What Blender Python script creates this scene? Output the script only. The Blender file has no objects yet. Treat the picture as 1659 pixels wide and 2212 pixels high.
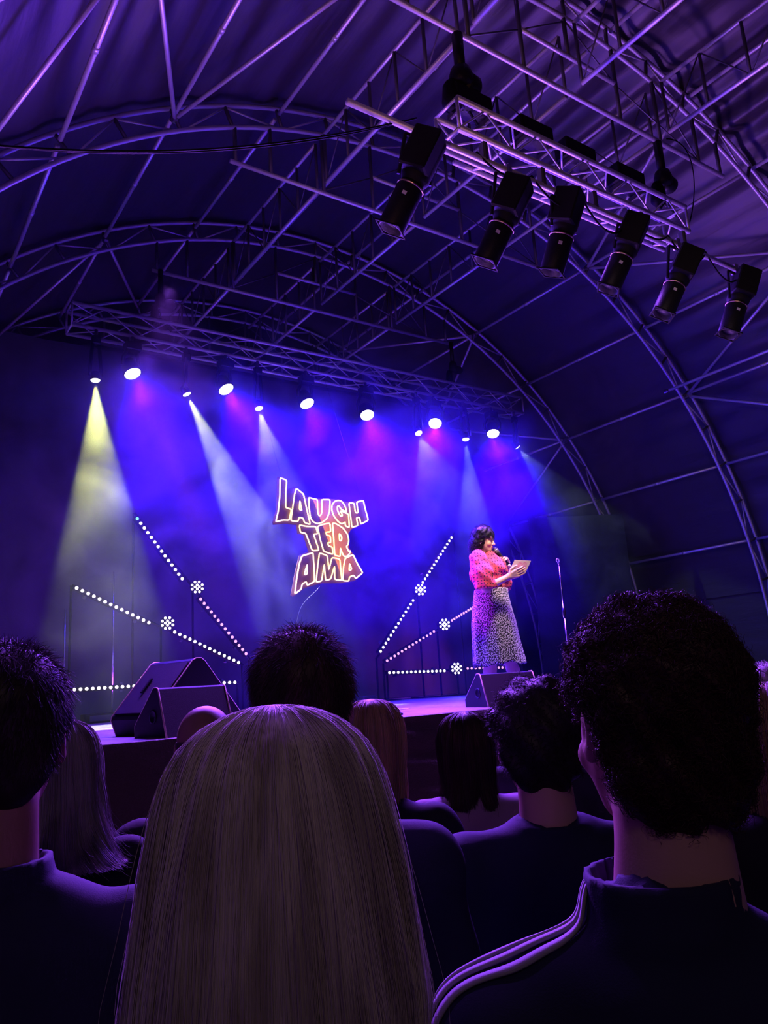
import bpy, math, random
import numpy as np
from mathutils import Vector, Matrix
rng = np.random.default_rng(7)
random.seed(7)
C = bpy.context.scene.collection
sc = bpy.context.scene
PI = math.pi

# ------------------------------------------------------------------ camera
FPX, YAW, PITCH, ROLL = 1688.86, math.radians(35.159), math.radians(12.401), math.radians(-3.6186)
EYE = np.array([0.0, 0.0, 1.6])
_cy, _sy, _cp, _sp = math.cos(YAW), math.sin(YAW), math.cos(PITCH), math.sin(PITCH)
FW = np.array([_sy*_cp, _cy*_cp, _sp]); _r = np.array([_cy, -_sy, 0.0]); _u = np.cross(_r, FW)
RT = math.cos(ROLL)*_r + math.sin(ROLL)*_u
UP = -math.sin(ROLL)*_r + math.cos(ROLL)*_u
cam_d = bpy.data.cameras.new('camera'); cam = bpy.data.objects.new('camera', cam_d); C.objects.link(cam)
cam_d.sensor_fit = 'VERTICAL'; cam_d.sensor_height = 24.0; cam_d.lens = 24.0*FPX/2212
cam_d.clip_start = 0.05; cam_d.clip_end = 200
m = Matrix.Identity(4)
for i in range(3):
    m[i][0], m[i][1], m[i][2], m[i][3] = RT[i], UP[i], -FW[i], EYE[i]
cam.matrix_world = m
sc.camera = cam
sc.view_settings.view_transform = 'Standard'; sc.view_settings.look = 'None'
sc.view_settings.gamma = 1.0; sc.view_settings.use_curve_mapping = False
sc.view_settings.exposure = 0.0
sc.cycles.use_denoising = True
sc.cycles.use_adaptive_sampling = True; sc.cycles.adaptive_threshold = 0.02; sc.cycles.adaptive_min_samples = 24
sc.cycles.max_bounces = 4; sc.cycles.diffuse_bounces = 2; sc.cycles.glossy_bounces = 2
sc.cycles.transmission_bounces = 2; sc.cycles.transparent_max_bounces = 8; sc.cycles.volume_bounces = 0
sc.cycles.caustics_reflective = False; sc.cycles.caustics_refractive = False
sc.cycles.volume_step_rate = 1.0; sc.cycles.volume_max_steps = 64
sc.cycles.sample_clamp_indirect = 4.0

# ------------------------------------------------------------------ where things are
# distances read off the photograph's vanishing points: X across the stage, Y up-stage, Z up
def ray(px, py): return FW*FPX + RT*(px-829.5) - UP*(py-1106.0)
def atY(px, py, Y): d = ray(px, py); return EYE + d/d[1]*(Y-EYE[1])
def atZ(px, py, Z): d = ray(px, py); return EYE + d/d[2]*(Z-EYE[2])
def atD(px, py, D): d = ray(px, py); return EYE + d/(d@FW)*D
XC, ZC, RAD, DR = 5.329, 1.514, 6.5, 0.265            # arch centre, radius, truss depth
YA = [4.03, 6.46, 8.88, 11.30]                         # the arches
STZ, STY = 1.36, 4.83                                  # stage height and front edge
BDY = 11.0                                             # backdrop

# ------------------------------------------------------------------ world and lamps
w = bpy.data.worlds.new('world'); sc.world = w; w.use_nodes = True
w.node_tree.nodes['Background'].inputs[0].default_value = (0.02, 0.006, 0.10, 1)
w.node_tree.nodes['Background'].inputs[1].default_value = 0.06
def aim(o, tgt):
    o.rotation_euler = (Vector(tgt)-o.location).to_track_quat('-Z', 'Y').to_euler()
def spot(loc, tgt, energy, col, deg, blend=0.6, rad=0.05, name='spot_lamp'):
    l = bpy.data.lights.new(name, 'SPOT'); l.energy = energy; l.color = col; l.spot_size = math.radians(deg)
    l.spot_blend = blend; l.shadow_soft_size = rad
    o = bpy.data.objects.new(name, l); C.objects.link(o); o.location = loc; aim(o, tgt); return o
def area(loc, tgt, energy, col, sx, sy, name='area_lamp', spread=180):
    l = bpy.data.lights.new(name, 'AREA'); l.energy = energy; l.color = col; l.shape = 'RECTANGLE'; l.size = sx; l.size_y = sy
    l.spread = math.radians(spread)
    o = bpy.data.objects.new(name, l); C.objects.link(o); o.location = loc; aim(o, tgt); return o
BLUE, MAG, YEL = (0.022, 0.0, 1.0), (0.95, 0.12, 0.8), (0.88, 0.95, 0.18)
TY = 8.60
# big wash heads on the back truss: pixel, aim pixel on the stage, blue watts, magenta watts
WASH = [((286, 806), (372, 1000), 3000, 850), ((488, 840), (575, 985), 3600, 850), ((663, 871), (730, 1000), 4400, 40),
        ((793, 896), (822, 1010), 4900, 800), ((940, 914), (935, 1030), 4800, 150), ((1065, 936), (1085, 1080), 4000, 4)]
# small yellow-white beams: pixel, aim pixel, watts, cone degrees, colour
BEAM = [((206, 820), (222, 1240), 2700, 27, YEL), ((403, 850), (548, 1150), 2300, 21, YEL), ((559, 881), (600, 1040), 280, 32, (0.8, 0.85, 1.0)),
        ((904, 935), (930, 1000), 75, 44, (0.8, 0.9, 0.9)), ((1006, 948), (1026, 1150), 260, 22, (0.75, 0.95, 0.8)), ((1117, 965), (1240, 1110), 120, 40, (0.6, 0.8, 0.55))]
def tgt_on_stage(p, q, Y): return atY(q[0], q[1], Y)
for p, q, eb, em in WASH:
    P = atY(*p, TY); T = atY(*q, TY-0.5)
    d = (T-P)/np.linalg.norm(T-P)
    spot(P+d*0.10, T, eb*1.0, BLUE, 78, 0.9, 0.07, 'wash_lamp_blue')
    spot(P+d*0.13, T, eb*0.035, BLUE, 170, 0.3, 0.07, 'wash_lamp_spill')
    if em: spot(P+d*0.10, atY(*q, TY+0.35), em*1.0, MAG, 15, 1.0, 0.05, 'wash_lamp_magenta')
for p, q, e, deg, col in BEAM:
    P = atY(*p, TY); T = atY(*q, TY-0.3)
    d = (T-P)/np.linalg.norm(T-P)
    spot(P+d*0.08, T, e*1.0, col, deg, 0.35, 0.02, 'beam_lamp')
# unseen area lights added to throw stage violet over audience, roof and floor
area((5.0, 6.1, 5.5), (2.8, 0.3, 3.0), 160, (0.20, 0.05, 1.0), 5.5, 0.4, 'added_roof_glow', 140)
area((3.6, 6.2, 4.5), (0.6, 0.6, 1.5), 300, (0.32, 0.07, 1.0), 4.0, 0.4, 'added_audience_backlight', 80)
area((2.6, 7.0, 1.75), (2.2, 3.2, 5.2), 85, (0.62, 0.20, 1.0), 2.5, 0.3, 'added_batten_fill_left', 95)
area((7.0, 7.0, 1.75), (6.5, 3.2, 5.2), 85, (0.55, 0.18, 1.0), 2.5, 0.3, 'added_batten_fill_right', 95)
area((4.3, 6.0, 5.9), (3.9, 5.5, 1.3), 620, (0.30, 0.07, 1.0), 4.5, 0.3, 'added_stage_fill_violet', 80)  # added in mid-air to tint the stage floor violet
area((3.1, 9.9, 1.6), (3.1, 10.2, 3.2), 26, (0.30, 0.04, 1.0), 3.0, 0.15, 'batten_spill_left', 150)
area((7.6, 9.9, 1.6), (7.6, 10.2, 3.2), 22, (0.14, 0.02, 1.0), 3.0, 0.15, 'batten_spill_right', 150)
spot((2.4, 7.1, 3.2), (5.0, 5.55, 2.4), 420, (0.72, 0.0, 1.0), 17, 0.6, 0.05, 'added_kicker_magenta')  # unseen spot added for a magenta rim on the speaker
# unseen violet and warm fill lamps, added for the roof, right side and crowd
spot((0.9, 3.3, 5.6), (0.42, 0.95, 1.65), 170, (0.38, 0.09, 1.0), 26, 1.0, 0.1, 'added_hair_fill_violet')  # added above the blonde hair to brighten its crown
spot((10.6, 1.4, 1.2), (8.6, 4.5, 7.2), 150, (0.26, 0.08, 1.0), 110, 1.0, 0.08, 'added_roof_fill_right')
spot((-0.7, 3.4, 1.6), (3.2, 2.8, 8.0), 110, (0.36, 0.11, 1.0), 105, 1.0, 0.06, 'added_roof_fill_left')
spot((-0.9, -1.6, 3.6), (3.0, 4.0, 1.5), 44, (1.0, 0.66, 0.66), 110, 1.0, 0.4, 'added_fill_warm')  # added soft fill from behind the camera
spot((-0.9, 0.5, 2.6), (6.5, 5.5, 7.8), 130, (1.0, 0.42, 0.22), 60, 1.0, 0.05, 'added_fill_orange')  # added for warm highlights on the roof pipes
spot((1.5, 0.2, 4.6), (11.6, 6.2, 2.6), 300, (1.0, 0.66, 0.70), 48, 1.0, 0.2, 'added_fill_side')  # added to warm the right wall
# front light on the speaker from the profiles on the front truss
for p in ((1075, 560), (1190, 590)):
    spot(atY(*p, 4.03)+np.array([0, 0.06, -0.1]), (5.15, 5.5, 2.3), 380, (1.0, 0.70, 0.58), 16, 0.5, 0.22, 'profile_lamp')

# ------------------------------------------------------------------ materials
def nt(mat): return mat.node_tree.nodes, mat.node_tree.links
def mat(name, col, rough=0.6, metal=0.0, emit=None, es=0.0, spec=0.5, bump=None, sheen=0.0, trans=0.0):
    mt = bpy.data.materials.new(name); mt.use_nodes = True
    n, l = nt(mt); b = n['Principled BSDF']
    b.inputs['Base Color'].default_value = (*col, 1); b.inputs['Roughness'].default_value = rough
    b.inputs['Metallic'].default_value = metal; b.inputs['Specular IOR Level'].default_value = spec
    if sheen: b.inputs['Sheen Weight'].default_value = sheen
    if emit: b.inputs['Emission Color'].default_value = (*emit, 1); b.inputs['Emission Strength'].default_value = es
    if trans: b.inputs['Alpha'].default_value = 1-trans
    tc = n.new('ShaderNodeTexCoord'); nz = n.new('ShaderNodeTexNoise')
    sc_, dist = (bump if bump else (60, 0.05))
    nz.inputs['Scale'].default_value = sc_; nz.inputs['Detail'].default_value = 3
    bp = n.new('ShaderNodeBump'); bp.inputs['Strength'].default_value = min(1, dist*4); bp.inputs['Distance'].default_value = 0.01
    l.new(tc.outputs['Object'], nz.inputs['Vector']); l.new(nz.outputs['Fac'], bp.inputs['Height']); l.new(bp.outputs['Normal'], b.inputs['Normal'])
    return mt
M = {}
M['alu'] = mat('brushed_aluminium', (0.66, 0.66, 0.68), 0.42, 0.55, bump=(40, 0.02))
M['alu_dark'] = mat('scuffed_aluminium', (0.13, 0.13, 0.14), 0.5, 0.5)
M['black'] = mat('black_paint', (0.010, 0.010, 0.011), 0.5, spec=0.25)
M['cab'] = mat('black_cabinet_paint', (0.008, 0.0072, 0.006), 0.55, spec=0.22, bump=(350, 0.08))
M['grille'] = mat('black_steel_grille', (0.010, 0.008, 0.007), 0.65, 0.0, spec=0.2, bump=(400, 0.2))
M['rubber'] = mat('black_rubber', (0.008, 0.008, 0.008), 0.7, spec=0.12)
M['chrome'] = mat('chrome', (0.7, 0.7, 0.72), 0.2, 1.0)
M['brass'] = mat('yellow_zinc', (0.75, 0.6, 0.28), 0.3, 1.0)
M['sticker'] = mat('white_sticker', (0.75, 0.72, 0.7), 0.6)
M['drape'] = mat('black_wool_drape', (0.012, 0.012, 0.014), 0.9, bump=(12, 0.2))
M['acrylic'] = mat('pinkish_acrylic', (0.24, 0.11, 0.08), 0.4)
M['deckmat'] = None
def emis(name, col, s):
    mt = mat(name, (0.8, 0.8, 0.8), 0.3, emit=col, es=s); return mt
M['neon'] = emis('warm_neon', (1.0, 0.74, 0.12), 1.7)
M['lens_blue'] = emis('wash_lens', (0.86, 0.86, 1.0), 8.0)
M['lens_yel'] = emis('beam_lens', (1.0, 1.0, 0.66), 8.0)
M['led_white'] = emis('led_white', (1.0, 0.88, 0.95), 2.6)
M['led_pink'] = emis('led_pink', (1.0, 0.42, 0.60), 1.3)
M['led_blue'] = emis('led_blue', (0.1, 0.5, 1.0), 3.0)
M['led_mag'] = emis('led_magenta', (1.0, 0.05, 0.8), 4.0)

# ------------------------------------------------------------------ mesh helpers
def mesh_obj(name, V, F, m, parent=None, smooth=False):
    me = bpy.data.meshes.new(name); me.from_pydata([tuple(map(float, v)) for v in V], [], [tuple(map(int, f)) for f in F])
    if smooth: me.polygons.foreach_set('use_smooth', [True]*len(me.polygons))
    if m: me.materials.append(m)
    me.update()
    o = bpy.data.objects.new(name, me); C.objects.link(o)
    if parent is not None: o.parent = parent
    return o
def tag(o, label=None, cat=None, group=None, kind=None):
    if label: o['label'] = label
    if cat: o['category'] = cat
    if group: o['group'] = group
    if kind: o['kind'] = kind
    return o
def thing(name, label, cat, loc=(0, 0, 0), yaw=0.0, group=None):
    o = bpy.data.objects.new(name, None); C.objects.link(o); o.location = loc; o.rotation_euler = (0, 0, yaw)
    o.empty_display_size = 0.1
    return tag(o, label, cat, group)
def local(o, P):          # world points into a thing's frame (translation + z rotation)
    P = np.atleast_2d(np.array(P, float)) - np.array(o.location)
    a = -o.rotation_euler[2]; c, s = math.cos(a), math.sin(a)
    return np.stack([P[:, 0]*c-P[:, 1]*s, P[:, 0]*s+P[:, 1]*c, P[:, 2]], 1)
class MB:
    def __init__(s): s.V = []; s.F = []
    def add(s, V, F):
        b = len(s.V); s.V += [tuple(v) for v in V]; s.F += [tuple(b+i for i in f) for f in F]; return s
    def box(s, c, d, R=None, bev=0.0):
        c = np.array(c, float); h = np.array(d, float)/2
        if bev <= 0:
            v = np.array([[x, y, z] for x in (-1, 1) for y in (-1, 1) for z in (-1, 1)])*h
            F = [(0, 1, 3, 2), (4, 6, 7, 5), (0, 4, 5, 1), (2, 3, 7, 6), (0, 2, 6, 4), (1, 5, 7, 3)]
        else:
            b = min(bev, h.min()*0.9); v = []; idx = {}
            for x in (-1, 1):
                for y in (-1, 1):
                    for z in (-1, 1):
                        for a in range(3):
                            q = np.array([x, y, z])*(h-b); q[a] += b*(x, y, z)[a]; idx[(x, y, z, a)] = len(v); v.append(q)
            F = []; v = np.array(v)
            g = lambda x, y, z, a: idx[(x, y, z, a)]
            for k in (-1, 1):
                for a in range(3):
                    cs = [(-1, -1), (1, -1), (1, 1), (-1, 1)]; f = []
                    for p, q in cs:
                        t = [0, 0, 0]; t[a] = k; t[(a+1) % 3] = p; t[(a+2) % 3] = q; f.append(g(*t, a))
                    F.append(tuple(f if k > 0 else f[::-1]))
            for a in range(3):
                b1, c1 = (a+1) % 3, (a+2) % 3
                for p in (-1, 1):
                    for q in (-1, 1):
                        t0 = [0, 0, 0]; t1 = [0, 0, 0]; t0[a] = -1; t1[a] = 1; t0[b1] = t1[b1] = p; t0[c1] = t1[c1] = q
                        f = [g(*t0, b1), g(*t1, b1), g(*t1, c1), g(*t0, c1)]; F.append(tuple(f if p*q > 0 else f[::-1]))
            for x in (-1, 1):
                for y in (-1, 1):
                    for z in (-1, 1):
                        f = [g(x, y, z, 0), g(x, y, z, 1), g(x, y, z, 2)]; F.append(tuple(f if x*y*z > 0 else f[::-1]))
        if R is not None: v = v@np.array(R).T
        return s.add(v+c, F)
    def tube(s, P, r, n=10, closed=False, caps=True):
        P = np.array(P, float); k = len(P); r = np.full(k, r) if np.isscalar(r) else np.array(r)
        T = (np.roll(P, -1, 0)-np.roll(P, 1, 0)) if closed else np.gradient(P, axis=0)
        T /= np.linalg.norm(T, axis=1)[:, None]+1e-12
        a = np.array([0, 0, 1.0]) if abs(T[0][2]) < 0.9 else np.array([1.0, 0, 0])
        u = np.cross(T[0], a); u /= np.linalg.norm(u); V = []
        ang = np.linspace(0, 2*PI, n, endpoint=False)
        for i in range(k):
            u = u-T[i]*(u@T[i]); u /= np.linalg.norm(u)+1e-12; v = np.cross(T[i], u)
            sc_ = r[i]
            if 0 < i < k-1 or closed:
                a1 = P[i]-P[i-1]; a2 = P[(i+1) % k]-P[i]
                cc = (a1@a2)/(np.linalg.norm(a1)*np.linalg.norm(a2)+1e-12); sc_ = r[i]*min(1.35, 1/max(0.5, math.sqrt(max(0, (1+cc)/2))))
            V += list(P[i]+sc_*(np.cos(ang)[:, None]*u+np.sin(ang)[:, None]*v))
        F = []
        for i in range(k if closed else k-1):
            for j in range(n):
                a0 = i*n+j; a1 = i*n+(j+1) % n; b0 = ((i+1) % k)*n+j; b1 = ((i+1) % k)*n+(j+1) % n
                F.append((a0, a1, b1, b0))
        if caps and not closed: F += [tuple(range(n))[::-1], tuple((k-1)*n+j for j in range(n))]
        return s.add(V, F)
    def lathe(s, prof, c=(0, 0, 0), axis=(0, 0, 1), n=20):       # prof: (radius, along)
        ax = np.array(axis, float); ax /= np.linalg.norm(ax); a = np.array([0, 0, 1.0]) if abs(ax[2]) < 0.9 else np.array([1.0, 0, 0])
        u = np.cross(ax, a); u /= np.linalg.norm(u); v = np.cross(ax, u); V = []; F = []; k = len(prof)
        for r, h in prof:
            for j in range(n):
                t = 2*PI*j/n; V.append(np.array(c)+ax*h+r*(math.cos(t)*u+math.sin(t)*v))
        for i in range(k-1):
            for j in range(n): F.append((i*n+j, i*n+(j+1) % n, (i+1)*n+(j+1) % n, (i+1)*n+j))
        F += [tuple(range(n))[::-1], tuple((k-1)*n+j for j in range(n))]
        return s.add(V, F)
    def prism(s, poly, fn):       # poly 2-D outline, fn(u, v, k) -> 3-D for k=0, 1
        n = len(poly); V = [fn(u, v, 0) for u, v in poly]+[fn(u, v, 1) for u, v in poly]
        F = [tuple(range(n))[::-1], tuple(range(n, 2*n))]+[(i, (i+1) % n, n+(i+1) % n, n+i) for i in range(n)]
        return s.add(V, F)
    def build(s, name, m, parent=None, smooth=False): return mesh_obj(name, s.V, s.F, m, parent, smooth)
def pipe(name, a, b, r, parent, m='alu', n=10): return MB().tube([a, b], r, n).build(name, M[m], parent, True)
def copy_tree(o, parent=None):
    c = o.copy(); C.objects.link(c); c.parent = parent
    for ch in list(o.children): copy_tree(ch, c)
    return c

# ------------------------------------------------------------------ the tent
def canvas_mat():
    mt = mat('black_tent_canvas', (0.040, 0.036, 0.041), 0.44, bump=(3, 0.3), spec=0.45); n, l = nt(mt); b = n['Principled BSDF']
    tc = [x for x in n if x.type == 'TEX_COORD'][0]; bp = [x for x in n if x.type == 'BUMP'][0]; nz = [x for x in n if x.type == 'TEX_NOISE'][0]
    mp = n.new('ShaderNodeMapping'); mp.inputs['Scale'].default_value = (1.3, 0.25, 1.3)
    l.new(tc.outputs['Object'], mp.inputs['Vector']); l.new(mp.outputs['Vector'], nz.inputs['Vector'])
    nz.inputs['Scale'].default_value = 4; nz.inputs['Detail'].default_value = 5; bp.inputs['Strength'].default_value = 0.35; bp.inputs['Distance'].default_value = 0.04
    return mt
M['canvas'] = canvas_mat()
def canvas(name, t0, t1, nt_, y0, y1, ny, rad, folds=True):
    th = np.radians(np.linspace(t0, t1, nt_)); ys = np.linspace(y0, y1, ny)
    ph = rng.uniform(0, 6.28, 30); fr = rng.uniform(40, 130, 30); sl = rng.uniform(-0.9, 0.5, 30); am = rng.uniform(0.2, 1, 30)
    T, Y = np.meshgrid(th, ys, indexing='ij'); D = np.zeros_like(T)
    if folds:
        for k in range(30): D += am[k]*np.sin(fr[k]*T+sl[k]*(Y-4)*2.0+ph[k])
        env = np.clip((7.6-Y)/3.2, 0.10, 1.0); side = 0.5+0.5*np.cos(T*1.3)
        D = D*0.017*env*side*(0.35+0.65*np.sin(T*7+Y*0.6)**2)
        for ya in [1.6]+YA: D -= 0.02*np.exp(-((Y-ya)/0.10)**2)
    Rr = rad+0.03+D
    X = XC+Rr*np.sin(T); Z = np.maximum(ZC+Rr*np.cos(T), 0.0)
    V = np.stack([X, Y, Z], -1).reshape(-1, 3); F = []
    for i in range(nt_-1):
        for j in range(ny-1): a = i*ny+j; F.append((a, a+1, a+ny+1, a+ny))
    return mesh_obj(name, V, F, M['canvas'], None, True)
tag(canvas('ceiling', -80, 80, 1100, -2.5, 13.2, 60, RAD+0.02), kind='structure')
tag(canvas('wall_right', 79.5, 104, 60, -2.5, 13.2, 60, RAD+0.05), kind='structure')
tag(canvas('wall_left', -104, -79.5, 60, -2.5, 13.2, 60, RAD+0.05), kind='structure')
g = MB(); n_ = 40
poly = [(XC+(RAD+0.02)*math.sin(t), max(0, ZC+(RAD+0.02)*math.cos(t))) for t in np.radians(np.linspace(-104, 104, n_))]
g.prism(poly, lambda u, v, k: (u, 13.1+0.03*k, v)); tag(g.build('wall_back', M['drape']), kind='structure')
g = MB(); g.prism(poly, lambda u, v, k: (u, -2.5-0.03*k, v)); tag(g.build('wall_front', M['drape']), kind='structure')
M['ground'] = mat('trodden_grass_ground', (0.05, 0.045, 0.03), 0.95, bump=(25, 0.5))
tag(MB().box((XC, 5.3, -0.05), (13.4, 15.7, 0.1)).build('floor', M['ground']), kind='structure')

def P3(x, z, Y): return (XC+x, Y, ZC+z)
def pol(deg, r, Y): t = math.radians(deg); return (XC+r*math.sin(t), Y, ZC+r*math.cos(t))
RI = RAD-DR
def arch(label, Y):
    t = thing('arch_truss', label, 'roof arch', (XC, Y, 0))
    def L(P): return local(t, P)
    th = np.linspace(-90, 90, 73)
    for nm, r in (('outer_chord', RAD-0.03), ('inner_chord', RI)):
        P = [(XC-r, Y, 0.02)]+[pol(a, r, Y) for a in th]+[(XC+r, Y, 0.02)]
        MB().tube(L(P), 0.024, 10).build(nm, M['alu'], t, True)
    k = 11.18
    for i in range(-8, 9):
        if abs(i*k) > 90: continue
        for j in (-0.5, 0.5):
            if abs((i+j)*k) <= 92:
                MB().tube(L([pol(i*k, RAD-0.05, Y), pol((i+j*0.86)*k, RI+0.015, Y)]), 0.011, 6).build('web_brace', M['alu'], t, True)
        MB().tube(L([pol(i*k, RAD-0.04, Y), pol(i*k, RI, Y)]), 0.019, 8).build('radial_strut', M['alu_dark'], t, True)
        a = (i+0.5)*k
        if a < 90: MB().tube(L([pol(a, RAD-0.04, Y), pol(a, RI, Y)]), 0.02, 8).build('radial_strut', M['alu_dark'], t, True)
    # the pipe frame welded under the crown
    zt = 5.36
    pipe('tie_pipe', L(P3(-2.41, zt, Y))[0], L(P3(2.40, zt, Y))[0], 0.024, t)
    pipe('short_tie_pipe', L(P3(-0.65, 5.79, Y))[0], L(P3(0.65, 5.79, Y))[0], 0.022, t)
    for x in (-2.35, -1.95, -1.31, -0.66, -0.02, 0.66, 1.29, 1.95, 2.35):
        pipe('drop_post', L(P3(x, math.sqrt(RI*RI-x*x), Y))[0], L(P3(x, zt if x != -0.02 else 5.79, Y))[0], 0.021, t, 'alu_dark')
    for a, b in (((0.69, 5.76), (1.92, 5.40)), ((0.0, 6.2), (0.62, 5.80)), ((1.31, 6.08), (1.93, 5.42)), ((-0.69, 5.76), (-1.30, 5.40)), ((0.0, 6.2), (-0.62, 5.8))):
        pipe('cross_brace', L(P3(*a, Y))[0], L(P3(*b, Y))[0], 0.009, t, 'alu_dark', 6)
    return t
for lb, Y in zip(('nearest curved roof arch truss, running off the top right corner of the photo', 'second curved roof arch truss with crown above the wire cables, reaching the far right audience',
                  'third curved roof arch truss, its right leg ending behind the stage side drape', 'farthest faint roof arch truss seen through haze behind the back lighting truss'), YA):
    arch(lb, Y)
ks = [-50.4, -39.3, -28.1, -16.9, -5.6, 5.6, 16.9, 27.9, 39.4, 50.4, 61.6, 72.7]
nm = ['roof purlin pipe lowest on the far left, leaving the left edge', 'roof purlin pipe second from the left, crossing the warm-lit left chord of the second arch',
      'roof purlin pipe meeting the three-pipe joint at upper left of the second arch crown', 'roof purlin pipe ending on the second arch just right of its crown',
      'roof purlin pipe just left of the roof ridge, above the left lattice girder', 'roof purlin pipe just right of the roof ridge, leaving the photo at its top',
      'roof purlin pipe crossing between the middle and right lattice girders', 'roof purlin pipe through the joint behind the hanging spotlights on the right slope',
      'roof purlin pipe fifth up from the right floor, passing behind the rightmost spotlights', 'roof purlin pipe fourth up from the right floor, at the fanning joint',
      'roof purlin pipe third up from the right floor, above the curly-haired man', 'lowest purlin pipe on the right wall, starting beside the stage side drape']
for a, lb in zip(ks, nm):
    r = RAD-0.12; t = thing('roof_purlin', lb, 'purlin', pol(a, r, 0.5))
    ys = [-0.8, 1.6]+YA
    for y0, y1 in zip(ys[:-1], ys[1:]):
        if a == 72.7 and y1 > 9: continue
        pipe('pipe_section', local(t, pol(a, r, y0+0.05))[0], local(t, pol(a, r, y1-0.05))[0], 0.023, t)
        MB().tube(local(t, [pol(a, r, (y0+y1)/2-0.03), pol(a, r, (y0+y1)/2+0.03)]), 0.028, 10).build('sleeve_coupler', M['alu'], t, True)
def fan(label, a, Y0, Y1, da=(-11.2, 11.2)):
    r = RAD-0.14; t = thing('brace_fan', label, 'roof brace', pol(a, r, Y0))
    for d in da: pipe('brace_pipe', local(t, pol(a, r, Y0))[0], local(t, pol(a+d, RAD-0.16, Y1))[0], 0.021, t)
    MB().box((0, 0, 0), (0.08, 0.08, 0.08), bev=0.02).build('joint_clamp', M['alu_dark'], t)
for lb, a, y0, y1 in (('pair of diagonal roof braces fanning from the upper left joint of the second arch', -28.0, YA[1], YA[0]),
                      ('pair of diagonal roof braces from the second arch at the far left edge', -50.4, YA[1], YA[0]),
                      ('pair of diagonal roof braces from the joint behind the middle hanging spotlights', 27.9, YA[1], YA[0]),
                      ('pair of diagonal roof braces fanning to the right edge from the second arch', 50.6, YA[1], YA[0]),
                      ('faint pair of diagonal braces from the third arch crown on the left', -28.0, YA[2], YA[3]),
                      ('faint pair of diagonal braces behind the third arch above the back truss end', 27.9, YA[2], YA[3]),
                      ('pair of diagonal braces behind the third arch right of the yellow beam light', 50.4, YA[2], YA[3])):
    fan(lb, a, y0, y1)
t = thing('extra_pipe', 'short extra pipe clamped just above the fanning joint at the right edge', 'pipe', atY(1440, 845, 6.42))
pipe('pipe', (0, 0, 0), local(t, pol(48.6, RAD-0.2, 2.0))[0], 0.022, t); MB().box((0, 0, 0), (0.06, 0.09, 0.06), bev=0.015).build('clamp', M['chrome'], t)
for x, lb in ((-1.33, 'left lattice girder running front to back under the roof crown'), (0.0, 'middle lattice girder running front to back under the roof ridge'), (1.31, 'right lattice girder running front to back under the roof crown')):
    t = thing('roof_girder', lb, 'girder', (XC+x, 7, ZC+5.43)); L = lambda P: local(t, P)
    zt = 6.03 if x else 6.10; ys = [1.6]+YA
    for y0, y1 in zip(ys[:-1], ys[1:]):
        y0 += 0.1; y1 -= 0.1
        pipe('bottom_chord', L(P3(x, 5.43, y0))[0], L(P3(x, 5.43, y1))[0], 0.023, t)
        pipe('top_chord', L(P3(x, zt, y0))[0], L(P3(x, zt, y1))[0], 0.021, t)
        nb = 5
        for i in range(nb+1):
            y = y0+(y1-y0)*i/nb
            pipe('upright', L(P3(x, 5.43, y))[0], L(P3(x, zt, y))[0], 0.017, t, 'alu_dark', 8)
            if i < nb:
                yb = y0+(y1-y0)*(i+1)/nb
                pipe('lacing_bar', L(P3(x, 5.43 if i % 2 else zt, y))[0], L(P3(x, zt if i % 2 else 5.43, yb))[0], 0.008, t, 'alu_dark', 6)

# ------------------------------------------------------------------ box trusses
def box_truss(label, A, B, w_, h_, bay=0.5, r=0.024, y_sign=1):
    A = np.array(A, float); B = np.array(B, float); t = thing('box_truss', label, 'lighting truss', tuple((A+B)/2))
    d = B-A; Ln = np.linalg.norm(d); n = max(2, round(Ln/bay)); o = [(-w_/2, 0), (w_/2, 0), (w_/2, -h_), (-w_/2, -h_)]
    c = lambda s, k: local(t, A+d*s+np.array([0, o[k][0], o[k][1]]))[0]
    for k in range(4): pipe('chord', c(0, k), c(1, k), r, t)
    for i in range(n):
        for k in range(4):
            k2 = (k+1) % 4; a, b = (k, k2) if i % 2 == 0 else (k2, k)
            pipe('lacing_bar', c(i/n, a), c((i+1)/n, b), r*0.38, t, n=6)
    for s in (0, 1):
        for k in range(4): pipe('end_bar', c(s, k), c(s, (k+1) % 4), r*0.6, t, n=6)
    return t
A = atY(150, 668, TY+0.15); B = atY(1115, 862, TY+0.15); zb = (A[2]+B[2])/2
box_truss('long back lighting truss hung over the rear of the stage', (A[0], 8.75, zb), (B[0], 8.75, zb), 0.27, 0.27, 0.37, 0.022)
A = atY(985, 207, 3.9); B = atY(1480, 452, 3.9); zf = (A[2]+B[2])/2
FT = (A[0], B[0], zf)
box_truss('front lighting truss hung above the audience carrying six spotlights', (A[0], 4.03, zf), (B[0], 4.03, zf), 0.27, 0.27, 0.30, 0.024)
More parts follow.
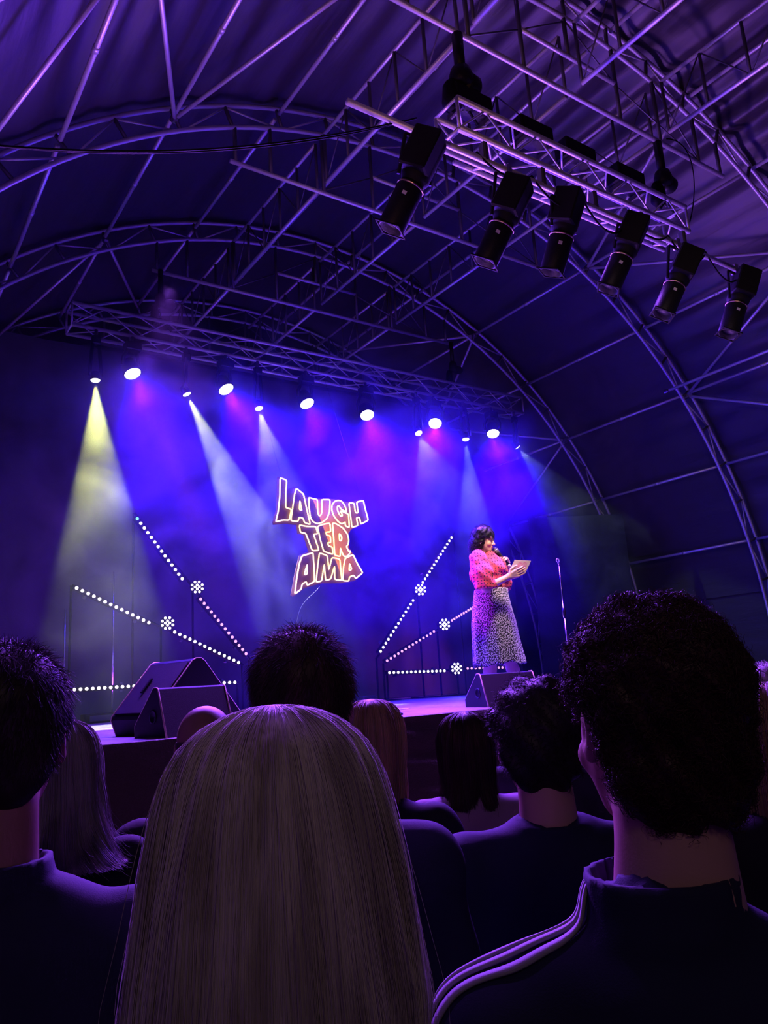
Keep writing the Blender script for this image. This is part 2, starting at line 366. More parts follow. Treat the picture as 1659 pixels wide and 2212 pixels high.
# long scaffold pipe slung under the front truss, tails sticking out both ends
t = thing('scaffold_pipe', 'long scaffold pipe under the front truss sticking out at both ends', 'pipe', (5.4, 3.88, 0)); zp = zf-0.36
TA = atY(750, 222, 3.85); TB = atY(1632, 598, 3.85); zp = (TA[2]+TB[2])/2
pipe('pipe', local(t, (TA[0], 3.85, zp))[0], local(t, (TB[0], 3.85, zp))[0], 0.025, t)
for x in np.linspace(FT[0]+0.2, FT[1]-0.2, 5):
    MB().box(local(t, (x, 3.86, zp+0.08))[0], (0.05, 0.07, 0.18), bev=0.012).build('clamp', M['alu_dark'], t)
t = thing('scaffold_pipe', 'shorter pipe fixed behind the front truss at the same height as its bottom', 'pipe', (5.4, 4.3, 0))
pa, pb = atY(980, 345, 4.3), atY(1435, 545, 4.3); zq = (pa[2]+pb[2])/2
pipe('pipe', local(t, (pa[0], 4.3, zq))[0], local(t, (pb[0], 4.3, zq))[0], 0.023, t)
for x in np.linspace(pa[0]+0.2, pb[0]-0.2, 4): pipe('strap', local(t, (x, 4.3, zq))[0], local(t, (x, 4.17, zf-0.27))[0], 0.014, t, n=6)
# flat black boxes on top of the front truss
def top_box(label, px, py):
    p = atY(px, py, 4.03); t = thing('flood_light', label, 'light', (p[0], 4.06, zf+0.03))
    MB().box((0, 0, 0.14), (0.40, 0.16, 0.20), bev=0.012).build('housing', M['black'], t)
    MB().box((0, -0.085, 0.14), (0.35, 0.012, 0.15)).build('front_panel', M['grille'], t)
    for s in (-1, 1): MB().box((s*0.15, 0, 0.02), (0.03, 0.2, 0.06), bev=0.008).build('foot', M['alu_dark'], t)
for q in (('flat black flood light box leftmost on top of the front truss', 1020, 245), ('flat black flood light box second from the left on top of the front truss', 1155, 300),
          ('flat black flood light box third from the left on top of the front truss', 1250, 345), ('flat black flood light box rightmost on top of the front truss', 1358, 392)): top_box(*q)
def hoist(label, x, Y, z_top, z_bot, s=1.0):
    t = thing('chain_hoist', label, 'hoist', (x, Y, z_bot))
    h = z_top-z_bot
    MB().tube([(0, 0, h-0.02), (0, 0, h*0.55)], 0.035*s, 10).build('hanging_strap', M['black'], t, True)
    MB().lathe([(0.02*s, h*0.55), (0.06*s, h*0.53), (0.075*s, h*0.45), (0.075*s, h*0.36), (0.05*s, h*0.33)], n=16).build('motor_body', M['black'], t, True)
    MB().lathe([(0.055*s, -0.02), (0.07*s, 0.03), (0.07*s, 0.12), (0.05*s, 0.16)], c=(0.03, 0.0, h*0.40), axis=(1, 0.2, 0.1), n=16).build('motor_cap', M['black'], t, True)
    MB().tube([(0, 0, h*0.34), (0.0, 0, 0.10)], 0.008, 6).build('chain', M['alu_dark'], t)
    MB().lathe([(0.03*s, 0), (0.05*s, -0.04), (0.065*s, -0.2), (0.03*s, -0.26)], c=(-0.07*s, 0.03, h*0.36), n=12).build('chain_bag', M['rubber'], t, True)
    a = np.linspace(-0.5, 4.2, 12); MB().tube([(0.03*math.cos(k), 0, 0.05+0.035*math.sin(k)) for k in a], 0.01, 6).build('hook', M['alu_dark'], t, True)
    MB().tube([(-0.14, 0, -0.05), (0, 0, 0.10), (0.14, 0, -0.05)], 0.012, 6).build('sling', M['black'], t)
    return t
hoist('black chain hoist hanging from the nearest arch over the left end of the front truss', 3.83+0.06, 4.03, ZC+5.36, zf+0.03, 1.35)
hoist('black chain hoist hanging from the nearest arch over the right end of the front truss', 6.56, 4.03, ZC+5.36, zf+0.03, 1.2)
hoist('small dark chain hoist over the left end of the back lighting truss', XC-2.33, 8.80, ZC+5.36, zb+0.03, 0.9)
hoist('small dark chain hoist over the right end of the back lighting truss', XC+2.38, 8.80, ZC+5.36, zb+0.03, 0.9)

# profile spotlights: head pixel, tail pixel (lens end), yoke foot pixel
def profile_spot(label, top, bot, dy=0.35, w_=1.0):
    T = atY(*top, 3.80); Bt = atY(*bot, 3.80+dy); ax = Bt-T; Ln = np.linalg.norm(ax); ax /= Ln
    t = thing('profile_spotlight', label, 'spotlight', tuple(T)); c = (0, 0, 0)
    s_ = w_
    MB().lathe([(0.06*s_, 0), (0.092*s_, 0.012), (0.098*s_, 0.03), (0.098*s_, Ln*0.44), (0.088*s_, Ln*0.47), (0.078*s_, Ln*0.49), (0.078*s_, Ln*0.54)], c, ax, 24).build('lamp_housing', M['cab'], t, True)
    side = np.cross(ax, [0, 0, 1]); side /= np.linalg.norm(side); up2 = np.cross(side, ax)
    R_ = np.stack([side, ax, up2], 1)
    MB().box(ax*Ln*0.21-side*0.075*s_, (0.13*s_, Ln*0.42, 0.19*s_), R_, 0.012).build('dimmer_box', M['cab'], t)
    MB().lathe([(0.078*s_, Ln*0.50), (0.090*s_, Ln*0.53), (0.090*s_, Ln*0.965), (0.084*s_, Ln*0.985), (0.076*s_, Ln*0.985), (0.07*s_, Ln*0.93)], c, ax, 24).build('lens_tube', M['black'], t, True)
    cf = MB()
    for k_ in (-1, 1):
        cf.box(ax*Ln*0.985+side*k_*0.082*s_, (0.014*s_, 0.012, 0.178*s_), R_, 0.003); cf.box(ax*Ln*0.985+up2*k_*0.082*s_, (0.15*s_, 0.012, 0.014*s_), R_, 0.003)
    cf.build('colour_frame', M['rubber'], t)
    MB().lathe([(0.091*s_, Ln*0.530), (0.095*s_, Ln*0.540), (0.091*s_, Ln*0.550)], c, ax, 24).build('shutter_ring', M['brass'], t, True)
    MB().tube([ax*Ln*0.56+side*0.085*s_, ax*Ln*0.56+side*0.13*s_-up2*0.02], 0.009, 8).build('locking_knob', M['brass'], t, True)
    toward = -(RT*0+FW); toward = toward-ax*(toward@ax); toward /= np.linalg.norm(toward); sd = np.cross(ax, toward)
    R2 = np.stack([sd, ax, toward], 1)
    MB().box(ax*Ln*0.66+toward*0.0925*s_+sd*0.01, (0.032, 0.026, 0.004), R2).build('paper_label', M['sticker'], t)
    MB().box(ax*Ln*0.10+toward*0.0985*s_-sd*0.015, (0.012, 0.035, 0.004), R2).build('vent_slot', M['sticker'], t)
    MB().box(ax*Ln*0.10+toward*0.0985*s_+sd*0.015, (0.012, 0.035, 0.004), R2).build('vent_slot', M['sticker'], t)
    piv = ax*Ln*0.45; top_ = np.array([T[0]-0.10, 3.85, zp])-T
    for k in (-1, 1):
        e = np.array([1.0, 0, 0])*k*0.125*s_
        MB().tube([top_+e*0.9+np.array([0, 0, -0.06]), piv+e], 0.014, 6).build('yoke_arm', M['black'], t)
    MB().tube([top_-np.array([0.125, 0, 0.06]), top_+np.array([0.125, 0, -0.06])], 0.015, 6).build('yoke_bar', M['black'], t)
    MB().box(top_+np.array([0, 0, -0.01]), (0.05, 0.075, 0.11), bev=0.012).build('hook_clamp', M['chrome'], t)
    pts = [top_+np.array([0.02, 0.02, 0.0]), top_+np.array([0.12, -0.03, -0.12]), np.array([0.06, -0.08, -0.02]), np.array([0.0, -0.02, 0.02])]
    MB().tube(bez(pts, 16), 0.007, 6).build('power_cable', M['rubber'], t, True)
def bez(P, n=20):
    P = [np.array(p, float) for p in P]; out = []
    k = len(P)-1
    for t_ in np.linspace(0, 1, n):
        out.append(sum(math.comb(k, i)*(1-t_)**(k-i)*t_**i*P[i] for i in range(k+1)))
    return out
for lb, a, b, dy in (('largest black profile spotlight, leftmost under the front truss', (938, 300), (842, 498), 0.30), ('second profile spotlight from the left under the front truss', (1128, 398), (1046, 570), 0.30),
                     ('third profile spotlight from the left under the front truss', (1240, 420), (1190, 592), 0.25), ('fourth profile spotlight from the left, in front of the second arch', (1378, 478), (1313, 628), 0.25),
                     ('fifth profile spotlight from the left with a bright yellow ring', (1488, 548), (1430, 682), 0.2), ('rightmost profile spotlight hanging on the pipe tail', (1610, 592), (1573, 724), 0.15)):
    profile_spot(lb, a, b, dy, 1.14)
# cables
def cable(label, pts, r=0.006, m='rubber', n=30, name='cable'):
    o = MB().tube(bez(pts, n), r, 6).build(name, M[m], None, True); return tag(o, label, 'cable')
cable('upper black cable swagged across the roof from the left edge to the front truss', [atY(-60, 310, 4.0), atY(300, 342, 3.9), atY(560, 330, 3.9), atY(870, 262, 3.85)], 0.006)
cable('lower black cable swagged across the roof from the left edge to the front truss', [atY(-60, 308, 4.2), atY(250, 348, 4.0), atY(600, 338, 3.95), atY(900, 255, 3.9)], 0.007)
cable('thin black cable looping from the right hoist down to the front truss', [atY(1440, 300, 4.0), atY(1500, 300, 4.0), atY(1510, 400, 4.0), atY(1490, 480, 4.0)], 0.006)
xs = np.linspace(FT[0]+0.1, TB[0]-0.3, 7)
lbls = ['leftmost', 'second', 'third', 'fourth', 'fifth', 'rightmost']
for i in range(6):
    a = np.array([xs[i], 3.84, zp+0.04]); b = np.array([xs[i+1], 3.84, zp+0.04]); d_ = 0.10+0.05*(i % 3)
    cable('%s loop of black power cable drooping along the front truss pipe' % lbls[i], [a, a+(b-a)*0.3-np.array([0, 0.03, d_*1.8]), a+(b-a)*0.7-np.array([0, 0.03, d_*1.6]), b], 0.009)

# ------------------------------------------------------------------ stage
def deck_mat():
    mt = mat('black_painted_ply', (0.24, 0.23, 0.24), 0.42, bump=(14, 0.25)); n, l = nt(mt); b = n['Principled BSDF']
    tc = [x for x in n if x.type == 'TEX_COORD'][0]; nz = n.new('ShaderNodeTexNoise'); nz.inputs['Scale'].default_value = 2.2; nz.inputs['Detail'].default_value = 6
    l.new(tc.outputs['Object'], nz.inputs['Vector']); cr = n.new('ShaderNodeMapRange'); cr.inputs[1].default_value = 0.35; cr.inputs[2].default_value = 0.7
    cr.inputs[3].default_value = 0.28; cr.inputs[4].default_value = 0.6; l.new(nz.outputs['Fac'], cr.inputs[0]); l.new(cr.outputs[0], b.inputs['Roughness'])
    return mt
M['deck'] = deck_mat()
tag(MB().box((XC, (STY+11.6)/2, STZ-0.05), (11.2, 11.6-STY, 0.1), bev=0.006).build('stage_platform', M['deck']), kind='structure')
tag(MB().box((XC, (STY+0.25+11.5)/2, (STZ-0.1)/2), (11.0, 11.5-STY-0.25, STZ-0.1)).build('stage_substructure', M['black']), kind='structure')
# stage skirt, wrinkled
def skirt():
    nx, nz = 260, 26; V = []; F = []
    for i in range(nx):
        x = XC-5.6+11.2*i/(nx-1)
        for j in range(nz):
            z = (STZ-0.004)*(1-j/(nz-1)); s = 1-z/STZ
            y = STY-0.02-0.02*s+0.014*math.sin(z*34+x*2.3+1.6*math.sin(x*1.7))*math.sin(x*1.3+z*3)+0.010*math.sin(z*61-x*4.1)+0.016*math.sin(x*11+2*math.sin(z*3))*s
            V.append((x, y, z))
    for i in range(nx-1):
        for j in range(nz-1): a = i*nz+j; F.append((a, a+1, a+nz+1, a+nz))
    return mesh_obj('stage_skirt', V, F, M['skirt'], None, True)
M['skirt'] = mat('black_skirt_cloth', (0.14, 0.11, 0.07), 0.85, bump=(90, 0.4), sheen=0.2)
tag(skirt(), 'crumpled black cloth skirt hung along the front of the stage', 'cloth')
# backdrop drape with soft pleats
def drape(name, A, B, z0, z1, m, pleat=0.03, n=240, freq=9.0, thick=0.0):
    A = np.array(A, float); B = np.array(B, float); d = B-A; L_ = np.linalg.norm(d); d /= L_; nn = np.array([-d[1], d[0], 0]); V = []; F = []
    zs = np.linspace(z0, z1, 8)
    for i in range(n):
        s = L_*i/(n-1)
        for z in zs:
            o = pleat*(math.sin(s*freq*1.0)+0.5*math.sin(s*freq*2.3+1))*(0.6+0.4*(z1-z)/(z1-z0)); V.append(A+d*s+nn*o+np.array([0, 0, z]))
    k = len(zs)
    for i in range(n-1):
        for j in range(k-1): a = i*k+j; F.append((a, a+k, a+k+1, a+1))
    return mesh_obj(name, V, F, m, None, True)
M['backdrop'] = mat('black_backdrop_cloth', (0.045, 0.045, 0.05), 0.95)
tag(drape('backdrop_curtain', (XC-5.2, BDY, 0), (XC+5.4, BDY, 0), STZ+0.01, 5.35+1.3, M['backdrop'], 0.02, 300, 7), 'wide black pleated backdrop curtain across the rear of the stage', 'curtain')
wa = atY(1345, 1110, 8.05); dx = ray(1140, 1119); k_ = (wa[2]-1.6)/dx[2]; wb = EYE+dx*k_
tag(drape('side_curtain', (wa[0], wa[1], 0), (wb[0], wb[1], 0), 0.02, wa[2], M['drape'], 0.008, 80, 5), 'plain black masking curtain closing the right side of the stage', 'curtain')

# ------------------------------------------------------------------ lamps on the back truss
def frame_of(d):
    d = np.array(d, float); d /= np.linalg.norm(d); a = np.cross(d, [0, 0, 1.0]); a /= np.linalg.norm(a); b = np.cross(a, d)
    return a, b, d
def moving_head(label, P, T, r, lens, nl=19):
    P = np.array(P); a, b, d = frame_of(T-P); t = thing('moving_head_lamp', label, 'stage light', tuple(P))
    ztop = zb-0.27-0.03-P[2]
    MB().lathe([(r*0.55, -r*2.0), (r*0.9, -r*1.7), (r*1.05, -r*0.9), (r*1.08, 0.0), (r*0.98, 0.012), (r*0.98, -0.02)], (0, 0, 0), d, 24).build('head', M['black'], t, True)
    MB().lathe([(r*0.97, -0.005), (r*0.94, 0.012), (r*0.4, 0.02)], (0, 0, 0), d, 24).build('lens', M[lens], t, True)
    piv = -d*r*0.9; base = np.array([0, 0, ztop-0.14])
    ax = np.array([a[0], a[1], 0]); ax /= np.linalg.norm(ax)
    for k in (-1, 1): MB().tube([piv+ax*k*r*1.15, piv*0.6+ax*k*r*1.25+np.array([0, 0, r*1.2]), base+ax*k*r*0.7], 0.022, 8).build('yoke_arm', M['black'], t, True)
    MB().box(base+np.array([0, 0, 0.02]), (r*1.9, r*1.4, 0.10), bev=0.01).build('base', M['black'], t)
    MB().tube([base+np.array([0, 0, 0.06]), base+np.array([0, 0, 0.15])], 0.02, 8).build('clamp', M['alu_dark'], t, True)
wl = ['large blue-white wash light, leftmost of the big ones under the back truss', 'large blue-white wash light second from the left, magenta beam slanting right', 'large wash light third from the left with hardly any magenta beam',
      'large wash light fourth from the left, above right of the neon sign', 'large wash light fifth from the left, beside a small yellow beam light', 'large wash light rightmost of the big ones under the back truss']
for (p, q, eb, em), lb in zip(WASH, wl): moving_head(lb, atY(*p, TY), atY(*q, TY-0.5), 0.098, 'lens_blue')
bl = ['small yellow beam light, leftmost, throwing the widest pale yellow cone', 'small yellow beam light second from the left, its cone slanting to the right', 'small white beam light just above left of the neon sign',
      'small yellow beam light fourth from the left, close to a big wash light', 'small yellow beam light fifth from the left, smoke column below it', 'small yellow beam light, rightmost, almost at the truss end']
for (p, q, e, dg, col), lb in zip(BEAM, bl): moving_head(lb, atY(*p, TY), atY(*q, TY-0.3), 0.052, 'lens_yel')

# ------------------------------------------------------------------ LED battens and small washes fanned on the rear stage
LY = 9.6
def batten(label, a, b, mats, n=14):
    A = atY(*a, LY); B = atY(*b, LY); d = B-A; Ln = np.linalg.norm(d); e = d/Ln; nrm = np.array([-0.25, -1.0, 0]); nrm /= np.linalg.norm(nrm)
    t = thing('led_batten', label, 'led bar', tuple((A+B)/2)); u = np.array([0, -1.0, 0]); s_ = np.cross(e, u)
    MB().box((0, 0.05, 0), (Ln+0.07, 0.07, 0.06), np.stack([e, -u, s_], 1), 0.008).build('housing', M['black'], t)
    for k in (-0.35, 0.35): MB().box(e*Ln*k+np.array([0, 0.10, 0]), (0.03, 0.06, 0.11), np.stack([e, -u, s_], 1)).build('bracket', M['alu_dark'], t)
    for i in range(n):
        p = -d/2+d*i/(n-1); mm = mats(i)
        MB().lathe([(0.019, 0.0), (0.0195, 0.007), (0.013, 0.015), (0.004, 0.018)], p+np.array([0, 0.012, 0]), u, 12).build('lens', M[mm], t, True)
W_ = lambda i: 'led_white'; K_ = lambda i: 'led_pink'
batten('upper led batten of the steep left ray, its top lens blue', (297, 1120), (394, 1250), lambda i: 'led_blue' if i == 0 else 'led_white')
batten('lower led batten of the steep left ray with small pink lenses', (434, 1294), (532, 1412), K_)
batten('upper left led batten of the shallow left ray, bright white lenses', (166, 1270), (322, 1345), W_)
batten('lower right led batten of the shallow left ray, bright white lenses', (378, 1365), (516, 1431), W_)
batten('near-level led batten just above the left rear stage floor', (120, 1492), (290, 1482), lambda i: 'led_mag' if i == -1 else 'led_white')
batten('near-level led batten mostly hidden behind the left floor monitors', (350, 1480), (508, 1474), W_)
batten('upper led batten of the steep right ray, pointing towards the speaker', (976, 1161), (914, 1258), W_)
batten('lower led batten of the steep right ray, brightest white lenses', (893, 1297), (823, 1407), W_)
batten('upper led batten of the shallow right ray with pink lenses, reaching the skirt', (1042, 1300), (977, 1340), K_)
batten('lower led batten of the shallow right ray with pink lenses', (938, 1364), (837, 1427), lambda i: 'led_pink')
batten('level led batten left part, just above the right rear stage floor', (842, 1453), (961, 1449), W_)
batten('level led batten right part, seen between the speaker\'s legs', (1011, 1444), (1118, 1441), K_)
# a thin pipe behind each ray carries the battens
def carrier(label, a, b, foot=None):
    A = atY(*a, LY+0.13); B = atY(*b, LY+0.13); t = thing('carrier_pipe', label, 'pipe', tuple((A+B)/2)); pipe('pipe', local(t, A)[0], local(t, B)[0], 0.017, t, 'black')
    lo = A if A[2] < B[2] else B
    for P in (lo, (A+B)/2, A if A[2] > B[2] else B):
        q = np.array([P[0], P[1]+0.03, P[2]])
        pipe('upright', local(t, q)[0], local(t, (q[0], q[1], STZ+0.015))[0], 0.015, t, 'black', 8)
        MB().box(local(t, (q[0], q[1], STZ+0.012))[0], (0.3, 0.3, 0.016), bev=0.004).build('base_plate', M['black'], t)
carrier('thin black pipe carrying the steep left led ray', (290, 1108), (540, 1424)); carrier('thin black pipe carrying the shallow left led ray', (155, 1264), (525, 1436))
carrier('thin black pipe carrying the near-level left led ray', (110, 1492), (515, 1474)); carrier('thin black pipe carrying the steep right led ray', (982, 1152), (815, 1420))
carrier('thin black pipe carrying the shallow right led ray', (1050, 1295), (830, 1432)); carrier('thin black pipe carrying the level right led ray', (838, 1453), (1124, 1441))
def small_wash(label, q, r=0.088):
    P = atY(*q, LY-0.05); t = thing('wash_lamp', label, 'stage light', tuple(P)); d = np.array([-0.35, -1, 0.0]); a, b, d = frame_of(d)
    MB().lathe([(r*0.6, -0.14), (r*0.95, -0.11), (r*1.02, -0.03), (r*1.04, 0.0), (r, 0.006), (0.01, 0.008)], (0, 0, 0), d, 28).build('body', M['black'], t, True)
    pts = [(0.30, 0), (0.30, 90), (0.30, 180), (0.30, 270)]+[(0.78, 22+45*k) for k in range(8)]
    for rr, an in pts:
        c = a*math.cos(math.radians(an))*rr*r+b*math.sin(math.radians(an))*rr*r+d*0.008
        MB().lathe([(r*0.19, 0), (r*0.18, 0.006), (r*0.05, 0.012)], c, d, 10).build('lens', M['led_white'], t, True)
    MB().box(-d*0.13, (0.05, 0.05, 0.10)).build('bracket', M['alu_dark'], t)
for lb, q in (('round multi-lens wash lamp in the middle of the steep left led ray', (426, 1268)), ('round multi-lens wash lamp in the middle of the shallow left led ray', (362, 1346)), ('round multi-lens wash lamp half hidden behind the left floor monitor', (318, 1468)),
              ('round multi-lens wash lamp in the middle of the steep right led ray', (908, 1274)), ('round multi-lens wash lamp in the middle of the shallow right led ray', (960, 1349)), ('round multi-lens wash lamp in the level right led ray near the speaker\'s legs', (986, 1444))):
    small_wash(lb, q, 0.088 if q[0] < 600 else 0.095)
# thin upright poles at the left rear
for lb, a, b in (('thin chrome pole at the far left rear of the stage', (141, 1316), (129, 1547)), ('thin chrome pole right of the far left one, rising out of the haze', (246, 1235), (249, 1540))):
    A = atY(*a, 10.1); t = thing('upright_pole', lb, 'pole', (A[0], 10.1, STZ)); pipe('pole', (0, 0, 0.02), (0, 0, A[2]-STZ), 0.012, t, 'chrome', 8)
    MB().lathe([(0.10, 0), (0.10, 0.012), (0.02, 0.02)], n=16).build('foot', M['black'], t)
def fl_box(label, q, Y, d, name='stage_box', m='cab'):
    P = atY(*q, Y); t = thing(name, label, 'box', (P[0], Y, STZ)); MB().box((0, 0, d[2]/2), d, bev=0.008).build('case', M[m], t)
    MB().box((0, -d[1]/2-0.004, d[2]/2), (d[0]*0.7, 0.01, d[2]*0.6)).build('panel', M['alu_dark'], t)
fl_box('low flat box on the left rear stage floor between the two poles', (212, 1540), 10.0, (0.36, 0.22, 0.11)); fl_box('small grey box on the stage floor above the short-haired man', (790, 1498), 9.9, (0.22, 0.2, 0.09), m='alu_dark')
fl_box('second small grey box on the stage floor above the short-haired man', (808, 1498), 9.9, (0.14, 0.16, 0.08), m='alu_dark')

# ------------------------------------------------------------------ neon sign
SY = 7.9
def px_sign(o, s, pts): return [(o[0]+x/s, o[1]+y/s) for x, y in pts]
Z1, Z2, Z3, Z4 = ((580, 1020), 11.85), ((690, 1060), 13.825), ((635, 1120), 11.85), ((625, 1180), 9.76)
LET = [('letter_L', Z1, [[(298, 140), (465, 205), (445, 500), (440, 910), (585, 945), (530, 1232), (380, 1222), (185, 1270), (250, 1000), (290, 600)]]),
 ('letter_A', Z1, [[(710, 410), (895, 560), (960, 860), (1070, 1340), (920, 1290), (885, 1175), (785, 1150), (755, 1265), (570, 1240), (620, 900), (665, 580)], [(803, 720), (855, 985), (790, 955)]]),
 ('letter_U', Z1, [[(1030, 645), (1150, 680), (1250, 695), (1262, 1040), (1285, 1105), (1310, 1115), (1340, 1100), (1365, 1040), (1360, 700), (1575, 700), (1565, 1000), (1500, 1180), (1370, 1290), (1240, 1320), (1130, 1260), (1070, 1150), (1040, 900)]]),
 ('letter_G', Z2, [[(810, 635), (780, 500), (720, 380), (640, 300), (560, 285), (450, 320), (375, 430), (365, 560), (420, 740), (540, 900), (640, 985), (700, 980), (765, 930), (775, 1055), (895, 1095), (868, 700), (620, 595), (690, 735), (660, 768), (600, 720), (545, 600), (530, 480), (580, 440), (650, 560)]]),
 ('letter_H', Z2, [[(880, 365), (1035, 370), (1075, 660), (1160, 660), (1110, 340), (1310, 290), (1370, 550), (1460, 880), (1240, 1000), (1195, 790), (1105, 805), (1150, 1045), (970, 1090), (930, 750)]]),
 ('letter_T', Z3, [[(135, 165), (340, 205), (560, 205), (612, 395), (500, 400), (640, 815), (470, 825), (300, 375), (165, 360)]]),
 ('letter_E', Z3, [[(600, 205), (740, 150), (920, 115), (945, 340), (810, 350), (840, 430), (930, 440), (945, 620), (865, 615), (880, 700), (985, 730), (1000, 920), (760, 840), (680, 560)]]),
 ('letter_R', Z3, [[(985, 120), (1060, 125), (1250, 240), (1370, 400), (1405, 560), (1385, 670), (1340, 715), (1400, 845), (1440, 830), (1440, 870), (1380, 960), (1290, 980), (1240, 900), (1190, 750), (1185, 975), (1045, 940), (1015, 500)], [(1160, 380), (1225, 470), (1215, 570), (1165, 560)]]),
 ('letter_A', Z4, [[(265, 205), (500, 135), (525, 500), (530, 745), (375, 825), (360, 745), (270, 795), (250, 905), (115, 1010), (160, 650), (210, 380)], [(375, 380), (375, 590), (315, 600)]]),
 ('letter_M', Z4, [[(635, 140), (800, 195), (835, 500), (900, 235), (1065, 270), (1085, 500), (1105, 715), (955, 700), (955, 415), (870, 695), (765, 715), (735, 380), (680, 735), (562, 755), (600, 400)]]),
 ('letter_A', Z4, [[(1175, 255), (1345, 175), (1430, 360), (1550, 560), (1400, 680), (1355, 610), (1265, 650), (1255, 735), (1125, 725), (1140, 450)], [(1270, 360), (1315, 490), (1260, 510)]])]
t = thing('neon_sign', 'warm yellow neon sign reading LAUGH TER AMA in outlined letters', 'sign', tuple(atY(700, 1160, SY)))
BO = px_sign((560, 1010), 5.53, [(228, 100), (350, 135), (352, 250), (430, 225), (545, 310), (585, 340), (700, 365), (850, 365), (940, 372), (1060, 405), (1255, 370), (1325, 635), (1110, 735), (1075, 800), (1092, 960), (1130, 1020), (1262, 1260), (1150, 1352), (1000, 1378), (760, 1380), (560, 1435), (415, 1542), (390, 1520), (440, 1250), (490, 1045), (600, 1000), (540, 800), (470, 785), (455, 680), (300, 665), (180, 678), (172, 645), (215, 500)])
bo = [local(t, atY(x, y, SY))[0] for x, y in BO]
MB().prism([(p[0], p[2]) for p in bo], lambda u, v, k: (u, 0.03+0.006*k, v)).build('backing_panel', M['acrylic'], t)
def resample(P, closed=True, n_sub=3):
    P = np.array(P); out = []; k = len(P)                 # rounded corners
    for i in range(k):
        a, b, c = P[i-1], P[i], P[(i+1) % k]; f = 0.16
        la, lc = np.linalg.norm(a-b), np.linalg.norm(c-b); ra = min(0.02, la*0.3)/la; rc = min(0.02, lc*0.3)/lc
        p0 = b+(a-b)*ra; p1 = b+(c-b)*rc
        for s in np.linspace(0, 1, n_sub): out.append((1-s)**2*p0+2*s*(1-s)*b+s*s*p1)
    return out
for nm_, (o_, s_), paths in LET:
    g = MB()
    for pts in paths: g.tube(resample([local(t, atY(x, y, SY))[0] for x, y in px_sign(o_, s_, pts)]), 0.0085, 8, closed=True)
    g.build(nm_, M['neon'], t, True)
for x, z in ((bo[0][0]+0.06, bo[0][2]-0.01), (bo[10][0]-0.02, bo[10][2]-0.02)):
    MB().tube([(x, 0.035, z), (x, 0.80, zb-0.28-atY(700, 1160, SY)[2])], 0.002, 4).build('hanging_wire', M['alu_dark'], t)
cable('thin pale cable hanging from the bottom of the neon sign to the stage floor', [atY(690, 1268, SY+0.05), atY(665, 1300, SY+0.1), atY(634, 1302, SY+0.2), atY(636, 1340, SY+0.2), (atY(634, 1400, SY+0.2)[0], SY+0.2, STZ+0.004)], 0.0035, 'alu_dark')
l = bpy.data.lights.new('sign_glow', 'AREA'); l.energy = 8; l.color = (1.0, 0.45, 0.12); l.shape = 'RECTANGLE'; l.size = 0.9; l.size_y = 0.9
o = bpy.data.objects.new('sign_glow', l); C.objects.link(o); o.location = tuple(atY(695, 1160, SY+0.06)); aim(o, tuple(atY(695, 1160, SY+1)))

# ------------------------------------------------------------------ floor monitors
def wedge(label, loc, yaw, wd, dp, ht, prof='low', name='floor_monitor'):
    # side profile (y towards the audience, z up): steep back towards the audience, sloping grille towards the performer
    t = thing(name, label, 'speaker', loc, yaw)
    if prof == 'low': pr = [(-dp*0.5, 0.0), (dp*0.5, 0.0), (dp*0.24, ht*0.97), (dp*0.20, ht), (dp*0.10, ht), (-dp*0.46, ht*0.30), (-dp*0.5, ht*0.24)]; gr = (5, 4); hx = 0.10
    else: pr = [(-dp*0.44, 0.0), (dp*0.42, 0.0), (dp*0.5, ht*0.06), (dp*0.5, ht*0.20), (dp*0.07, ht*0.96), (dp*0.03, ht), (-dp*0.03, ht), (-dp*0.07, ht*0.97), (-dp*0.49, ht*0.27), (-dp*0.5, ht*0.22)]; gr = (8, 7); hx = 0.0
    MB().prism(pr, lambda u, v, k: ((-0.5+k)*wd, -u, v)).build('cabinet', M['cab'], t)
    a, b = np.array([0, -pr[gr[0]][0], pr[gr[0]][1]]), np.array([0, -pr[gr[1]][0], pr[gr[1]][1]])
    mid = (a+b)/2; e = (b-a)/np.linalg.norm(b-a); nn = np.array([0, -e[2], e[1]]); nn = nn if nn[2] > 0 else -nn
    MB().box(mid+nn*0.004, (wd-0.06, np.linalg.norm(b-a)-0.03, 0.010), np.stack([[1, 0, 0], e, nn], 1), 0.003).build('grille', M['grille'], t)
    if prof == 'tall': MB().box(mid+nn*0.006+np.array([wd*0.12, 0, 0.02]), (0.025, 0.13, 0.012), np.stack([[1, 0, 0], e, nn], 1), 0.004).build('slot_handle', M['rubber'], t)
    for k in (-1, 1):
        MB().tube([np.array([k*(wd/2-0.005), -p[0], p[1]]) for p in pr]+[np.array([k*(wd/2-0.005), -pr[0][0], pr[0][1]])], 0.0055, 6).build('edge_trim', M['edge'], t, True)
        MB().lathe([(0.045, 0), (0.045, 0.004), (0.032, 0.004), (0.030, -0.02)], np.array([k*wd/2, -hx*dp, ht*0.42]), (k, 0, 0), 20).build('side_handle', M['black'], t, True)
        MB().box(np.array([k*wd*0.4, 0, 0.004]), (0.04, dp*0.6, 0.008)).build('rubber_foot', M['rubber'], t)
    return t
M['edge'] = mat('highlit_cabinet_edge', (0.75, 0.58, 0.36), 0.4, 0.2)  # warm highlights along the cabinet edges, put into the trim colour

